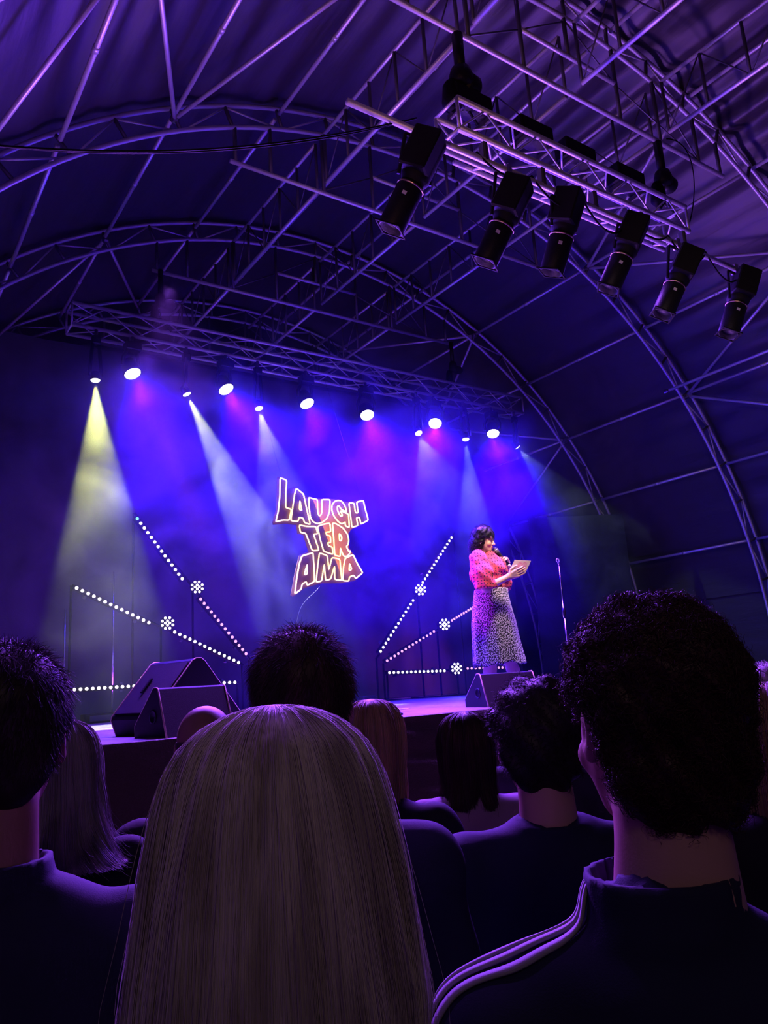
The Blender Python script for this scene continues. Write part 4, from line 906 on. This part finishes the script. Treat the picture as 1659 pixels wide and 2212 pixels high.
# short-haired man in the middle
def short_hair(t, mh, m, n=3000, ln=0.022, thick=0.010, r=0.0008, low=-0.085, lift=0.7, seed=0, swirl=0.4, down=0.5, noise=0.004):
    f = hair_cap(thick, noise, low-0.01, seed); V, F = nets(f, (-0.16, -0.17, -0.15), (0.16, 0.16, 0.20), 0.006); Q, N_ = scatter(V, F, n); P = []; k = 7; tt = np.linspace(0, 1, k)[:, None]
    for q, v in zip(Q, N_):
        sw = np.cross(v, [0, 0, 1.0]); a = v*lift+sw*swirl*rng.normal(1, 0.4)+np.array([0, 0.25*max(0, v[2]), -down*(1-max(0, v[2]))])+rng.normal(size=3)*0.22; a /= np.linalg.norm(a)
        nape = np.clip((q[2]+0.10)/0.10, 0.25, 1); L_ = ln*nape*rng.uniform(0.5, 1.25)*(0.55+0.6*max(0, v[2]+0.3)); P.append(q-v*0.003+a*L_*tt+np.array([0, 0, -1.0])*L_*0.35*tt**2)
    o = strands('hair', np.array(P), r, m, t); sh = mesh_obj('hair_cap', V, F, m, None, True); merge(o, sh); return place_hair(o, mh)
PD = atD(656, 1528, 1.42)
t, mh = person('person with short thick dark hair and thin glasses, just beyond the blonde hair', PD, yaw_at(656, 4), coat='navy', wide=1.06, hs=1.02, collar=0.012, shoulder_drop=0.03)
short_hair(t, mh, M['h_brown'], 11000, 0.026, 0.012, r=0.0006, lift=0.42, down=0.75, seed=1, noise=0.002)
g = MB()
for s in (-1, 1): g.tube([(s*0.088, -0.045, 0.000), (s*0.086, 0.0, 0.018), (s*0.080, 0.085, 0.020)], 0.0014, 6)
for s in (-1, 1):
    a = np.linspace(0, 2*PI, 20, endpoint=False); g.tube([(s*0.036+0.026*math.cos(k), 0.098, 0.012+0.020*math.sin(k)) for k in a], 0.0014, 6, closed=True)
g.tube([(-0.012, 0.099, 0.015), (0.012, 0.099, 0.015)], 0.0014, 6); gl = g.build('glasses', M['alu'], t, True); gl.data.transform(mh)
# man at the left edge
PE = atD(8, 1602, 1.17)
t, mh = person('person at the left edge with short dark hair, one ear catching light', PE, yaw_at(8, 14), coat='navy', wide=1.05, hs=1.02, collar=0.022, skin='skin_tan', shoulder_drop=0.045)
short_hair(t, mh, M['h_dark'], 11000, 0.024, 0.015, r=0.0006, lift=0.42, down=0.75, seed=2, noise=0.002)
# woman with light hair behind him
PF = atD(120, 1665, 1.95)
t, mh = person('person with long tousled light hair just behind the man at the left edge', PF, yaw_at(120, -8), coat='blackc', wide=0.95)
prof = [(0.125, 0.0), (0.122, 0.03), (0.108, 0.065), (0.08, 0.088), (0.04, 0.098), (-0.02, 0.102), (-0.08, 0.108), (-0.13, 0.118), (-0.17, 0.135), (-0.195, 0.158), (-0.21, 0.18), (-0.215, 0.20)]
o, s_ = long_hair(t, M['h_brown'], prof, ay=1.0, n=3000, r=0.0011, cut=0.7, wave=0.03, fly=300, tip=0.05); o.data.materials[0] = M['h_ash']; place_hair(merge(o, s_), mh)
# bald man
PG = atD(446, 1620, 2.2)
t, mh = person('person with a bald shaved head in front of the left floor monitors', PG, yaw_at(446, 14), coat='blackc', wide=1.02, hs=1.0, skin='skin_tan')
V, F = nets(lambda p: np.maximum(hair_cap(0.0035, 0.001, -0.08)(p), p[..., 2]-0.03), (-0.12, -0.14, -0.13), (0.12, 0.12, 0.06), 0.006); o = sobj('hair', V, F, M['h_brown'], t); o.data.transform(mh); o['label'] = 'cropped hair round the back of the head'
# honey blonde woman right of the short-haired man
PH = atD(806, 1603, 2.3)
t, mh = person('person with straight honey blonde hair right of the short-haired man with glasses', PH, yaw_at(806, 6), coat='blackc', wide=0.95)
prof = [(0.123, 0.0), (0.12, 0.03), (0.106, 0.063), (0.078, 0.083), (0.03, 0.092), (-0.03, 0.091), (-0.09, 0.088), (-0.14, 0.085), (-0.19, 0.080), (-0.22, 0.07)]
o, s_ = long_hair(t, M['h_honey'], prof, ay=1.05, n=2600, r=0.0012, cut=0.8, wave=0.008, fly=60); place_hair(merge(o, s_), mh)
# dark-haired woman in a pale top
PI_ = atD(1006, 1612, 2.9)
t, mh = person('person with long brown hair in a pale knitted top, in front of the stage skirt', PI_, yaw_at(1006, -4), coat='lilac', coat_name='knitted_top', wide=0.95)
prof = [(0.125, 0.0), (0.122, 0.03), (0.108, 0.063), (0.082, 0.085), (0.03, 0.098), (-0.03, 0.099), (-0.09, 0.097), (-0.13, 0.094), (-0.17, 0.102), (-0.20, 0.112), (-0.215, 0.11)]
o, s_ = long_hair(t, M['h_brown'], prof, ay=1.02, n=2600, r=0.0014, cut=0.75, wave=0.012, fly=120); o.data.materials[0] = M['h_brown']; place_hair(merge(o, s_), mh)
# man with wavy dark hair
PJ = atD(1158, 1606, 1.75)
t, mh = person('person with wavy dark hair and a collared dark jacket, left of the curly-haired man', PJ, yaw_at(1158, -18), coat='navy', wide=1.08, hs=1.03, collar=0.024)
curly(t, mh, hair_cap(0.018, 0.006, -0.10, 3), M['h_dark'], M['h_dark'], 5200, 0.0045, 0.022, 0.0007, (0.4, 1.0), 0.6, 0.6)
# right edge, long fair hair
PK = atD(1668, 1590, 1.85)
t, mh = person('person with long fair hair at the right edge, partly behind the curly-haired man', PK, yaw_at(1668, -25), coat='blackc', wide=0.95)
prof = [(0.125, 0.0), (0.122, 0.03), (0.108, 0.065), (0.08, 0.088), (0.03, 0.10), (-0.03, 0.101), (-0.10, 0.10), (-0.16, 0.10), (-0.22, 0.10), (-0.26, 0.09)]
o, s_ = long_hair(t, M['h_honey'], prof, ay=1.0, n=2400, r=0.0012, cut=0.8, wave=0.01, fly=60); place_hair(merge(o, s_), mh)
# two head tops further forward
PL = atD(1170, 1558, 3.3)
t, mh = person('person whose pale-haired crown shows between the right floor monitor and the curly-haired man', PL, yaw_at(1170, -5), coat='charcoal', wide=1.05)
short_hair(t, mh, M['h_blonde'], 1400, 0.018, 0.008, r=0.0014, seed=4)
PM = atD(1660, 1512, 2.9)
t, mh = person('person with pale short hair at the right edge, only the crown visible', PM, yaw_at(1655, -20), coat='charcoal', wide=1.0)
short_hair(t, mh, M['h_blonde'], 1400, 0.022, 0.010, r=0.0014, seed=5)

# X and small things on the stage
w1 = atZ(372, 1588, STZ); w1[1] = max(w1[1], STY+0.32)
wedge('nearer small floor monitor at the left front corner of the stage', (1.90, STY+0.27, STZ), math.radians(10), 0.50, 0.40, 0.305)
wedge('larger floor monitor standing side-on behind the nearer one at the left', (2.03, 5.60, STZ), math.radians(105), 0.52, 0.74, 0.50, 'tall')
wedge('floor monitor at the front of the stage below the speaker', (4.74, STY+0.30, STZ), math.radians(-14), 0.52, 0.42, 0.275)
ms = atY(1206, 1215, 5.8); bx = atY(1222, 1350, 5.8)
t = thing('microphone_stand', 'empty chrome microphone stand to the right of the speaker', 'microphone stand', (ms[0]+0.005, 5.8, STZ)); hm = ms[2]-STZ
pipe('lower_tube', (0, 0, 0.03), (0, 0, hm*0.62), 0.011, t, 'chrome'); pipe('upper_tube', (0, 0, hm*0.6), (0, 0, hm-0.02), 0.0075, t, 'chrome')
MB().lathe([(0.016, hm*0.58), (0.018, hm*0.60), (0.018, hm*0.63), (0.012, hm*0.65)], n=16).build('clutch', M['black'], t, True)
MB().lathe([(0.13, 0.0), (0.13, 0.02), (0.05, 0.032), (0.02, 0.05)], n=28).build('round_base', M['black'], t, True)
g = MB(); a = np.linspace(-0.7, PI+0.7, 12); g.tube([(-0.02+0.02*math.cos(k), -0.01, hm+0.02-0.02*math.sin(k)*-1) for k in a], 0.006, 8); g.tube([(0, 0, hm-0.02), (-0.012, -0.005, hm+0.005)], 0.009, 8); g.build('microphone_clip', M['alu'], t, True)
pp = atZ(962, 1512, STZ); pp = np.array([4.3, STY+1.35, STZ+0.003]); tag(MB().box(pp, (0.34, 0.22, 0.004), [[0.9, -0.4, 0], [0.4, 0.9, 0], [0, 0, 1]]).build('paper_sheet', M['sticker']), 'white sheet of paper lying flat on the stage left of the right floor monitor', 'paper')
cable('black cable lying in loops on the stage beside the tipped left monitor', [(2.75, STY+0.35, STZ+0.01), (2.95, STY+0.7, STZ+0.01), (3.1, STY+0.3, STZ+0.01), (3.3, STY+0.6, STZ+0.01), (3.6, STY+0.2, STZ+0.01)], 0.008)

# ------------------------------------------------------------------ the speaker on stage
def wp(zx, zy, dd=0.0): return atD(970+zx/5.53, 1110+zy/5.53, 7.42+dd)
FT0 = wp(560, 1900, 0.0); psi = math.radians(146)
tw = thing('person', 'woman speaking on stage in a red dotted blouse and black skirt with white spots', 'person', (FT0[0], FT0[1], STZ), -psi)
Lw = lambda zx, zy, dd=0.0: local(tw, wp(zx, zy, dd))[0]
vl = lambda v: local(tw, np.array(tw.location)+np.array(v))[0]         # direction into her frame
M['skin_w'] = skin_mat('fair_skin', (0.78, 0.46, 0.36))
hc = Lw(418, 318, 0.0); HYAW = math.radians(2); HT = math.radians(-12)
Rh = (Matrix.Rotation(-HYAW, 3, 'Z')@Matrix.Rotation(HT, 3, 'X')); Rh = np.array(Rh)
def hw(p): return ((p-hc)@Rh.astype(np.float32))/0.97          # body frame -> head frame
def headw(p):
    q = hw(p); d = head_f(q)*0.97; return sm(d, cone(p, hc+[0, -0.03, -0.09], hc+[0, -0.05, -0.20], 0.048, 0.052), 0.02)
Vh, Fh = nets(headw, hc-[0.11, 0.14, 0.20], hc+[0.11, 0.15, 0.14], 0.0042)
SR, ER, WR_ = Lw(345, 530, -0.17), Lw(440, 885, -0.27), Lw(712, 752, -0.26)
SL, EL, WL = Lw(470, 540, 0.17), Lw(650, 850, 0.14), Lw(712, 628, 0.02)
nk = hc+np.array([0, -0.05, -0.19]); pel = Lw(497, 960); ch = Lw(455, 650)
m0, m1 = Lw(553, 432, -0.02), Lw(738, 640, -0.06)          # microphone: head, tail
ma = (m1-m0)/np.linalg.norm(m1-m0); e1 = vl(-FW); e1 -= ma*(e1@ma); e1 /= np.linalg.norm(e1); e2 = vl(RT*0.75+UP*0.66); e2 -= ma*(e2@ma)+e1*(e2@e1); e2 /= np.linalg.norm(e2)
legs = [(Lw(497, 1800, -0.08), Lw(515, 1960, -0.07)), (Lw(782, 1800, 0.04), Lw(790, 1960, 0.05))]
def bodyw(p):
    d = cone(p, nk+[0, 0, 0.02], nk-[0, 0, 0.08], 0.050, 0.085); d = sm(d, ell(p, ch, (0.145, 0.105, 0.19)), 0.05); d = sm(d, ell(p, pel-[0, 0, 0.03], (0.155, 0.120, 0.16)), 0.06)
    for S_, E_, W_2, r in ((SR, ER, WR_, 1), (SL, EL, WL, 1)): d = sm(d, polyc(p, [nk-[0, 0, 0.05], S_, E_, W_2], [0.06, 0.052, 0.041, 0.0255], 0.03), 0.02)
    for i, (a, b) in enumerate(legs):
        hipj = pel+np.array([(0.065, -0.065)[i], 0, -0.10]); an = np.array([b[0], b[1]-0.01, 0.085]); kn = a*0.45+hipj*0.55; kn[2] = 0.47
        d = sm(d, polyc(p, [hipj, kn, [a[0]*0.5+an[0]*0.5, a[1]*0.5+an[1]*0.5-0.01, 0.30], an], [0.080, 0.060, 0.055, 0.036], 0.04), 0.03); d = sm(d, cone(p, an-[0, 0.01, 0.045], an+[0, 0.15, -0.06], 0.034, 0.026), 0.03)
    return d
lo = np.minimum.reduce([WR_, ER, EL, pel-[0.2, 0.2, 0], *[l[1] for l in legs]])-0.10; lo[2] = 0.0; hi = np.maximum.reduce([WR_, WL, ER, EL, SR, SL, nk, *[l[1]+[0, 0.12, 0] for l in legs]])+0.12; hi[2] = nk[2]+0.05
Vb, Fb = nets(bodyw, lo, hi, 0.0095)
# left hand round the microphone
def arc(s, a0, a1, r, n=5): return [m0+ma*s+r*(e1*math.cos(a)+e2*math.sin(a)) for a in np.linspace(a0, a1, n)]
LC = [(arc(0.070+0.021*i, 1.75, -1.5+0.12*i, 0.0265-0.0006*i, 7), [0.0105, 0.0105, 0.010, 0.0096, 0.0092, 0.0085, 0.0075]) for i in range(4)]
TH = [m0+ma*0.128+0.03*(e2*0.2-e1*0.9), m0+ma*0.105+0.030*(-e2*0.55-e1*0.55), m0+ma*0.080+0.027*(-e2*0.95-e1*0.05), m0+ma*0.058+0.024*(-e2*0.95+e1*0.25)]
def lhand(p):
    d = None
    for P, R in LC: e = polyc(p, P, R, 0.003); d = e if d is None else sm(d, e, 0.0035)
    d = sm(d, polyc(p, TH, [0.015, 0.0125, 0.011, 0.009], 0.006), 0.006)
    kn = [m0+ma*(0.070+0.021*i)+0.030*(e1*math.cos(1.9)+e2*math.sin(1.9)) for i in range(4)]
    for i in range(4): d = sm(d, cone(p, kn[i], WL*0.55+kn[i]*0.45, 0.0125, 0.018), 0.010)
    return sm(d, cone(p, WL, WL*0.5+(kn[0]+kn[3])*0.25, 0.025, 0.022), 0.02)
VL, FL = nets(lhand, m0-0.13, m1+0.10, 0.0036)
# right hand under the card
HR = hand_pts(WR_, Lw(860, 688, -0.275)-WR_, vl(FW)+vl(UP)*0.15, 1, 0.22, 0.98)
if (HR[1][2]@vl(UP)) < 0: HR = hand_pts(WR_, Lw(860, 688, -0.275)-WR_, vl(FW)+vl(UP)*0.15, -1, 0.22, 0.98)
Vr, Fr = nets(lambda p: sm(hand_f(p, HR), cone(p, WR_*0.7+ER*0.3, WR_, 0.029, 0.0255), 0.015), WR_-0.20, WR_+0.24, 0.0042)
V, F = joinm([(Vh, Fh), (Vb, Fb), (VL, FL), (Vr, Fr)]); sobj('body', V, F, M['skin_w'], tw)
# face details
def hpt(x, y, z): return hc+(Rh@np.array([x, y, z]))*0.97
M['brow'] = mat('dark_brow', (0.02, 0.012, 0.012), 0.7); M['lip'] = mat('rose_lips', (0.55, 0.10, 0.13), 0.4); M['eye'] = mat('eye_lash_line', (0.02, 0.012, 0.014), 0.3)
for s in (-1, 1):
    MB().tube([hpt(s*0.016, 0.094, 0.030), hpt(s*0.030, 0.092, 0.035), hpt(s*0.047, 0.080, 0.031)], [0.002, 0.0028, 0.0015], 6).build('eyebrow', M['brow'], tw, True)
    MB().tube([hpt(s*0.018, 0.0885, 0.007), hpt(s*0.030, 0.0925, 0.0065), hpt(s*0.043, 0.0845, 0.010), hpt(s*0.049, 0.079, 0.0135)], [0.0012, 0.0026, 0.0022, 0.001], 6).build('eyelid', M['eye'], tw, True)
MB().tube([hpt(-0.022, 0.089, -0.055), hpt(-0.010, 0.0965, -0.0585), hpt(0, 0.098, -0.060), hpt(0.010, 0.0965, -0.0585), hpt(0.022, 0.089, -0.055)], [0.0012, 0.0036, 0.004, 0.0036, 0.0012], 8).build('lips', M['lip'], tw, True)
ea = hpt(0.086, -0.004, -0.045); MB().lathe([(0.001, -0.006), (0.005, -0.004), (0.006, 0), (0.005, 0.004), (0.001, 0.006)], ea, n=12).build('earring', M['chrome'], tw, True)
# hair: black curly bob with a fringe
def hairw(p):
    q = hw(p); d = ell(q, (0, -0.018, 0.042), (0.094, 0.112, 0.103)); d = sm(d, ell(q, (0, -0.055, -0.045), (0.098, 0.078, 0.090)), 0.05)
    f = 85; d = d+0.0045*(np.sin(q[..., 0]*f)*np.sin(q[..., 1]*f+1)*np.sin(q[..., 2]*f*0.9)+np.sin(q[..., 0]*f*1.8+q[..., 2]*f*1.5)*0.7)
    cut = np.maximum(-(q[..., 1]-0.028-0.35*np.maximum(0, -q[..., 2]-0.02)), q[..., 2]-0.030+0.25*np.abs(q[..., 0])); return smx(d, -(-cut)*1.0, 0.006) if False else np.maximum(np.maximum(d, -cut if False else -(-np.minimum(-cut, 1))*-1) if False else d, -np.maximum(-(q[..., 1]-0.028-0.30*np.maximum(0, -q[..., 2]-0.02)), q[..., 2]-0.032+0.22*np.abs(q[..., 0])))
Vc, Fc = nets(hairw, hc-[0.14, 0.17, 0.18], hc+[0.14, 0.14, 0.17], 0.0055)
P_ = []; k = 15
while len(P_) < 3000:
    v = rng.normal(size=3); v /= np.linalg.norm(v); low = rng.random() < 0.45
    q = np.array([0, -0.018, 0.042])+v*np.array([0.092, 0.110, 0.102]) if not low else np.array([0, -0.055, -0.048])+v*np.array([0.098, 0.080, 0.095])
    if q[1] > 0.024+0.3*max(0, -q[2]-0.02) and q[2] < 0.040-0.22*abs(q[0]): continue
    if low and (v[2] > 0.5 or q[1] > 0.02): continue
    fr_ = (q[1] > 0.05 and q[2] < 0.11)
    a = np.array([0, 0.1 if fr_ else -0.1, -1.0])+v*0.3+rng.normal(size=3)*(0.10 if fr_ else 0.30); a /= np.linalg.norm(a); u = np.cross(a, [0.3, 0.5, 0.8]); u /= np.linalg.norm(u); w3 = np.cross(a, u)
    tt = np.linspace(0, 1, k)[:, None]; ph = rng.uniform(0, 6.28); rr = (0.001 if fr_ else 0.0065*rng.uniform(0.5, 1.3))*np.ones_like(tt); ln = (0.030 if fr_ else 0.055)*rng.uniform(0.6, 1.2); tu = rng.uniform(0.9, 1.9)
    P_.append(q+v*rng.uniform(-0.002, 0.008)+a*ln*(tt-0.3)+rr*(np.cos(ph+tt*tu*6.28)*u+np.sin(ph+tt*tu*6.28)*w3))
P_ = np.array(P_)@Rh.T*0.97+hc
o = strands('hair', P_, 0.0009, M['h_black'], tw); sh = mesh_obj('hair_cap', Vc, Fc, M['h_black'], None, True); merge(o, sh)
# patterned cloth
def planar(mt, sx, sz):
    n, l = nt(mt); g_ = n.new('ShaderNodeNewGeometry'); tc = [x for x in n if x.type == 'TEX_COORD'][0]
    mp = n.new('ShaderNodeCombineXYZ'); dt = n.new('ShaderNodeVectorMath'); dt.operation = 'DOT_PRODUCT'; r_ = vl(RT*np.array([1, 1, 0])); dt.inputs[1].default_value = tuple(r_/np.linalg.norm(r_)*sx); l.new(tc.outputs['Object'], dt.inputs[0])
    sp = n.new('ShaderNodeSeparateXYZ'); l.new(tc.outputs['Object'], sp.inputs[0]); mu = n.new('ShaderNodeMath'); mu.operation = 'MULTIPLY'; mu.inputs[1].default_value = sz; l.new(sp.outputs[2], mu.inputs[0]); l.new(dt.outputs['Value'], mp.inputs[0]); l.new(mu.outputs[0], mp.inputs[1]); return mp
def dotted(name, c0, c1, thr, rnd, sx, sz, edge=0.04, uv=False, dist=0.0):
    mt = mat(name, c0, 0.75, bump=(150, 0.15), sheen=0.15); n, l = nt(mt); b = n['Principled BSDF']; vo = n.new('ShaderNodeTexVoronoi'); vo.voronoi_dimensions = '2D'; vo.inputs['Scale'].default_value = 1.0; vo.inputs['Randomness'].default_value = rnd
    if uv:
        u_ = n.new('ShaderNodeUVMap'); mp = n.new('ShaderNodeMapping'); mp.inputs['Scale'].default_value = (sx, sz, 1); mp.inputs['Rotation'].default_value = (0, 0, 0.5); l.new(u_.outputs[0], mp.inputs[0]); src = mp.outputs[0]
    else: src = planar(mt, sx, sz).outputs[0]
    l.new(src, vo.inputs['Vector']); mr = n.new('ShaderNodeMapRange'); mr.inputs[1].default_value = thr; mr.inputs[2].default_value = thr+edge; l.new(vo.outputs['Distance'], mr.inputs[0])
    mx = n.new('ShaderNodeMix'); mx.data_type = 'RGBA'; mx.inputs[6].default_value = (*c1, 1); mx.inputs[7].default_value = (*c0, 1); l.new(mr.outputs[0], mx.inputs[0]); l.new(mx.outputs[2], b.inputs['Base Color']); return mt
M['blouse'] = dotted('red_dotted_blouse', (0.88, 0.085, 0.13), (0.05, 0.008, 0.03), 0.19, 0.45, 36, 31, 0.06)
M['skirt_w'] = dotted('black_spotted_skirt', (0.018, 0.012, 0.022), (0.82, 0.78, 0.80), 0.34, 0.8, 78, 54, 0.06, uv=True)
def blousef(p):
    d = cone(p, nk-[0, 0, 0.03], nk-[0, 0, 0.12], 0.075, 0.12); d = sm(d, ell(p, ch, (0.165, 0.118, 0.21)), 0.05); d = sm(d, ell(p, ch+vl(RT)*0.055-[0, 0, 0.01], (0.13, 0.145, 0.12)), 0.05)
    d = sm(d, ell(p, Lw(505, 850), (0.165, 0.128, 0.10)), 0.05)
    for S_, E_, W_2, sd in ((SR, ER, WR_, 1), (SL, EL, WL, -1)):
        cf = E_+(W_2-E_)*0.27
        d = sm(d, polyc(p, [S_+[0, 0, 0.0], S_*0.45+E_*0.55, E_*0.90+S_*0.10-[0, 0, 0.0], cf], [0.078, 0.098, 0.088, 0.052], 0.03), 0.03)
        d = sm(d, ell(p, E_+[0, 0, -0.012], (0.07, 0.075, 0.055)), 0.03)
    d = d+0.0045*np.sin(p[..., 2]*30+p[..., 0]*55+p[..., 1]*40)+0.004*np.sin(p[..., 0]*80-p[..., 2]*24)*np.sin(p[..., 1]*60+1)+0.003*np.sin(p[..., 2]*70+p[..., 1]*60)
    for E_, W_2 in ((ER, WR_), (EL, WL)): d = np.maximum(d, -(cone(p, E_, W_2, 0.046, 0.036)-0.0)) if False else d
    d = np.maximum(d, -(cone(p, nk-[0, -0.02, 0.02], nk+[0, 0.02, 0.12], 0.062, 0.085))); return np.maximum(d, -(p[..., 2]-(Lw(560, 925)[2])))
Vs, Fs = nets(blousef, np.minimum.reduce([ER, EL, SR, SL, pel-0.12])-0.13, np.maximum.reduce([ER, EL, SR, SL, nk, ch+0.12])+0.13, 0.008); sobj('blouse', Vs, Fs, M['blouse'], tw)
# skirt: flared, softly pleated
sk = [(905, 500, 196), (960, 500, 202), (1100, 510, 226), (1300, 530, 262), (1500, 555, 277), (1700, 585, 297), (1800, 600, 310)]
nph = 140; V = []; F = []; UV = []; ks_ = len(sk); rows = 40; ya = np.linspace(905, 1800, rows)
for yy in ya:
    cx = np.interp(yy, [s[0] for s in sk], [s[1] for s in sk]); hw_ = np.interp(yy, [s[0] for s in sk], [s[2] for s in sk])/1261; c = Lw(cx, yy); f = (yy-905)/895
    rr_ = vl(RT*np.array([1, 1, 0])); rr_ /= np.linalg.norm(rr_); nn_ = np.array([-rr_[1], rr_[0], 0])
    for i in range(nph):
        ph = 2*PI*i/nph; w1_ = 1+f*0.045*math.sin(ph*7+1)+f*0.03*math.sin(ph*12+2*f); dz = f*f*(0.012*math.sin(ph*4+0.6)+0.008*math.sin(ph*9))
        V.append(c+rr_*hw_*w1_*math.cos(ph)+nn_*hw_*(1.12-0.22*f)*w1_*math.sin(ph)+np.array([0, 0, dz]))
for j in range(rows-1):
    for i in range(nph): F.append((j*nph+i, j*nph+(i+1) % nph, (j+1)*nph+(i+1) % nph, (j+1)*nph+i))
so = mesh_obj('skirt', V, F, M['skirt_w'], tw, True); uv = so.data.uv_layers.new(name='UVMap'); 
li = 0
for j in range(rows-1):
    for i in range(nph):
        for (jj, ii) in ((j, i), (j, i+1), (j+1, i+1), (j+1, i)):
            uv.data[li].uv = (ii/nph*1.55, (ya[jj]-905)/1261); li += 1
md = so.modifiers.new('thickness', 'SOLIDIFY'); md.thickness = 0.003
for i, (a, b) in enumerate(legs):
    an = np.array([b[0], b[1], 0]); Vq, Fq = nets(lambda p: np.maximum(sm(ell(p, an+[0, -0.01, 0.035], (0.040, 0.055, 0.045)), ell(p, an+[0, 0.09, 0.028], (0.042, 0.080, 0.034)), 0.03), -(p[..., 2]-0.0)), an-[0.08, 0.1, 0.02], an+[0.08, 0.20, 0.12], 0.008); sobj('shoe', Vq, Fq, M['shoe'], tw)
# microphone in her left hand
t = thing('microphone', 'black handheld microphone held by the speaker in front of her chin', 'microphone', tuple(wp(553, 432, -0.02)), -psi)
mv = lambda p: np.array(p)-m0
M['mesh_grey'] = mat('grey_microphone_mesh', (0.16, 0.15, 0.14), 0.45, 0.6, bump=(500, 0.5))
MB().lathe([(0.004, -0.026), (0.018, -0.020), (0.0255, -0.005), (0.026, 0.008), (0.0245, 0.022), (0.021, 0.034)], (0, 0, 0), ma, 24).build('grille_head', M['mesh_grey'], t, True)
MB().lathe([(0.0215, 0.030), (0.0225, 0.036), (0.019, 0.050), (0.0155, 0.13), (0.013, 0.185)], (0, 0, 0), ma, 24).build('handle', M['black'], t, True)
MB().lathe([(0.0265, 0.002), (0.027, 0.006), (0.0265, 0.010)], (0, 0, 0), ma, 24).build('ring', M['alu'], t, True)
MB().lathe([(0.0132, 0.184), (0.0135, 0.192), (0.0125, 0.206)], (0, 0, 0), ma, 24).build('end_cap', M['sticker'], t, True)
# cue card
cp = [wp(785, 548, -0.235), wp(980, 560, -0.225), wp(905, 722, -0.235), wp(710, 695, -0.245)]
t = thing('cue_card', 'pale pink printed card the speaker holds and reads from', 'card', tuple(sum(cp)/4), -psi)
def card_mat():
    mt = mat('pale_printed_card', (0.72, 0.55, 0.62), 0.5); n, l = nt(mt); b = n['Principled BSDF']; u_ = n.new('ShaderNodeUVMap'); mp = n.new('ShaderNodeMapping'); mp.inputs['Scale'].default_value = (26, 14, 1); l.new(u_.outputs[0], mp.inputs[0])
    nz = n.new('ShaderNodeTexNoise'); nz.inputs['Scale'].default_value = 1; nz.inputs['Detail'].default_value = 3; l.new(mp.outputs[0], nz.inputs[0]); mr = n.new('ShaderNodeMapRange'); mr.inputs[1].default_value = 0.48; mr.inputs[2].default_value = 0.53; l.new(nz.outputs['Fac'], mr.inputs[0])
    sp = n.new('ShaderNodeSeparateXYZ'); l.new(u_.outputs[0], sp.inputs[0]); last = mr.outputs[0]
    for ax, lo_, hi_ in ((0, 0.30, 0.86), (1, 0.35, 0.86)):
        for op, v_ in (('GREATER_THAN', lo_), ('LESS_THAN', hi_)):
            m_ = n.new('ShaderNodeMath'); m_.operation = op; m_.inputs[1].default_value = v_; l.new(sp.outputs[ax], m_.inputs[0]); x_ = n.new('ShaderNodeMath'); x_.operation = 'MULTIPLY'; l.new(last, x_.inputs[0]); l.new(m_.outputs[0], x_.inputs[1]); last = x_.outputs[0]
    mx = n.new('ShaderNodeMix'); mx.data_type = 'RGBA'; mx.inputs[6].default_value = (0.72, 0.55, 0.62, 1); mx.inputs[7].default_value = (0.70, 0.12, 0.42, 1); l.new(last, mx.inputs[0]); l.new(mx.outputs[2], b.inputs['Base Color']); return mt
cl_ = local(t, cp); th_ = vl(FW)*0.0012
co_ = mesh_obj('card', [*(cl_-th_), *(cl_+th_)], [(0, 3, 2, 1), (4, 5, 6, 7), (0, 1, 5, 4), (1, 2, 6, 5), (2, 3, 7, 6), (3, 0, 4, 7)], card_mat(), t); uv = co_.data.uv_layers.new(name='UVMap')
q_ = [(0, 1), (1, 1), (1, 0), (0, 0)]
for p in co_.data.polygons:
    for li in p.loop_indices: uv.data[li].uv = q_[co_.data.loops[li].vertex_index % 4]

# ------------------------------------------------------------------ haze
def haze_mat():
    mt = bpy.data.materials.new('theatre_haze'); mt.use_nodes = True; n, l = nt(mt); n.remove(n['Principled BSDF'])
    out = [x for x in n if x.type == 'OUTPUT_MATERIAL'][0]; vs = n.new('ShaderNodeVolumeScatter'); vs.inputs['Color'].default_value = (1, 1, 1, 1); vs.inputs['Anisotropy'].default_value = 0.25
    tc = n.new('ShaderNodeTexCoord'); nz = n.new('ShaderNodeTexNoise'); nz.inputs['Scale'].default_value = 1.1; nz.inputs['Detail'].default_value = 4.5; nz.inputs['Distortion'].default_value = 1.2
    l.new(tc.outputs['Object'], nz.inputs['Vector'])
    mr = n.new('ShaderNodeMapRange'); mr.inputs[1].default_value = 0.43; mr.inputs[2].default_value = 0.64; mr.inputs[3].default_value = HZ[0]; mr.inputs[4].default_value = HZ[1]; mr.interpolation_type = 'SMOOTHSTEP'
    l.new(nz.outputs['Fac'], mr.inputs[0]); sp = n.new('ShaderNodeSeparateXYZ'); l.new(tc.outputs['Object'], sp.inputs[0]); zr = n.new('ShaderNodeMapRange'); zr.inputs[1].default_value = 2.1; zr.inputs[2].default_value = 3.9; zr.inputs[3].default_value = 0.18; zr.inputs[4].default_value = 1.0
    l.new(sp.outputs[2], zr.inputs[0]); mm = n.new('ShaderNodeMath'); mm.operation = 'MULTIPLY'; l.new(mr.outputs[0], mm.inputs[0]); l.new(zr.outputs[0], mm.inputs[1]); l.new(mm.outputs[0], vs.inputs['Density']); l.new(vs.outputs[0], out.inputs['Volume'])
    mt.cycles.volume_sampling = 'MULTIPLE_IMPORTANCE' if hasattr(mt.cycles, 'volume_sampling') else None
    return mt
HZ = (0.018, 0.165)
hz = MB().box((5.3, 9.2, 3.87), (10.6, 3.5, 5.0)).build('stage_haze', haze_mat())
tag(hz, 'drifting haze over the rear of the stage, lit blue and yellow by the lamps', 'haze', kind='stuff')
hz.display_type = 'WIRE'
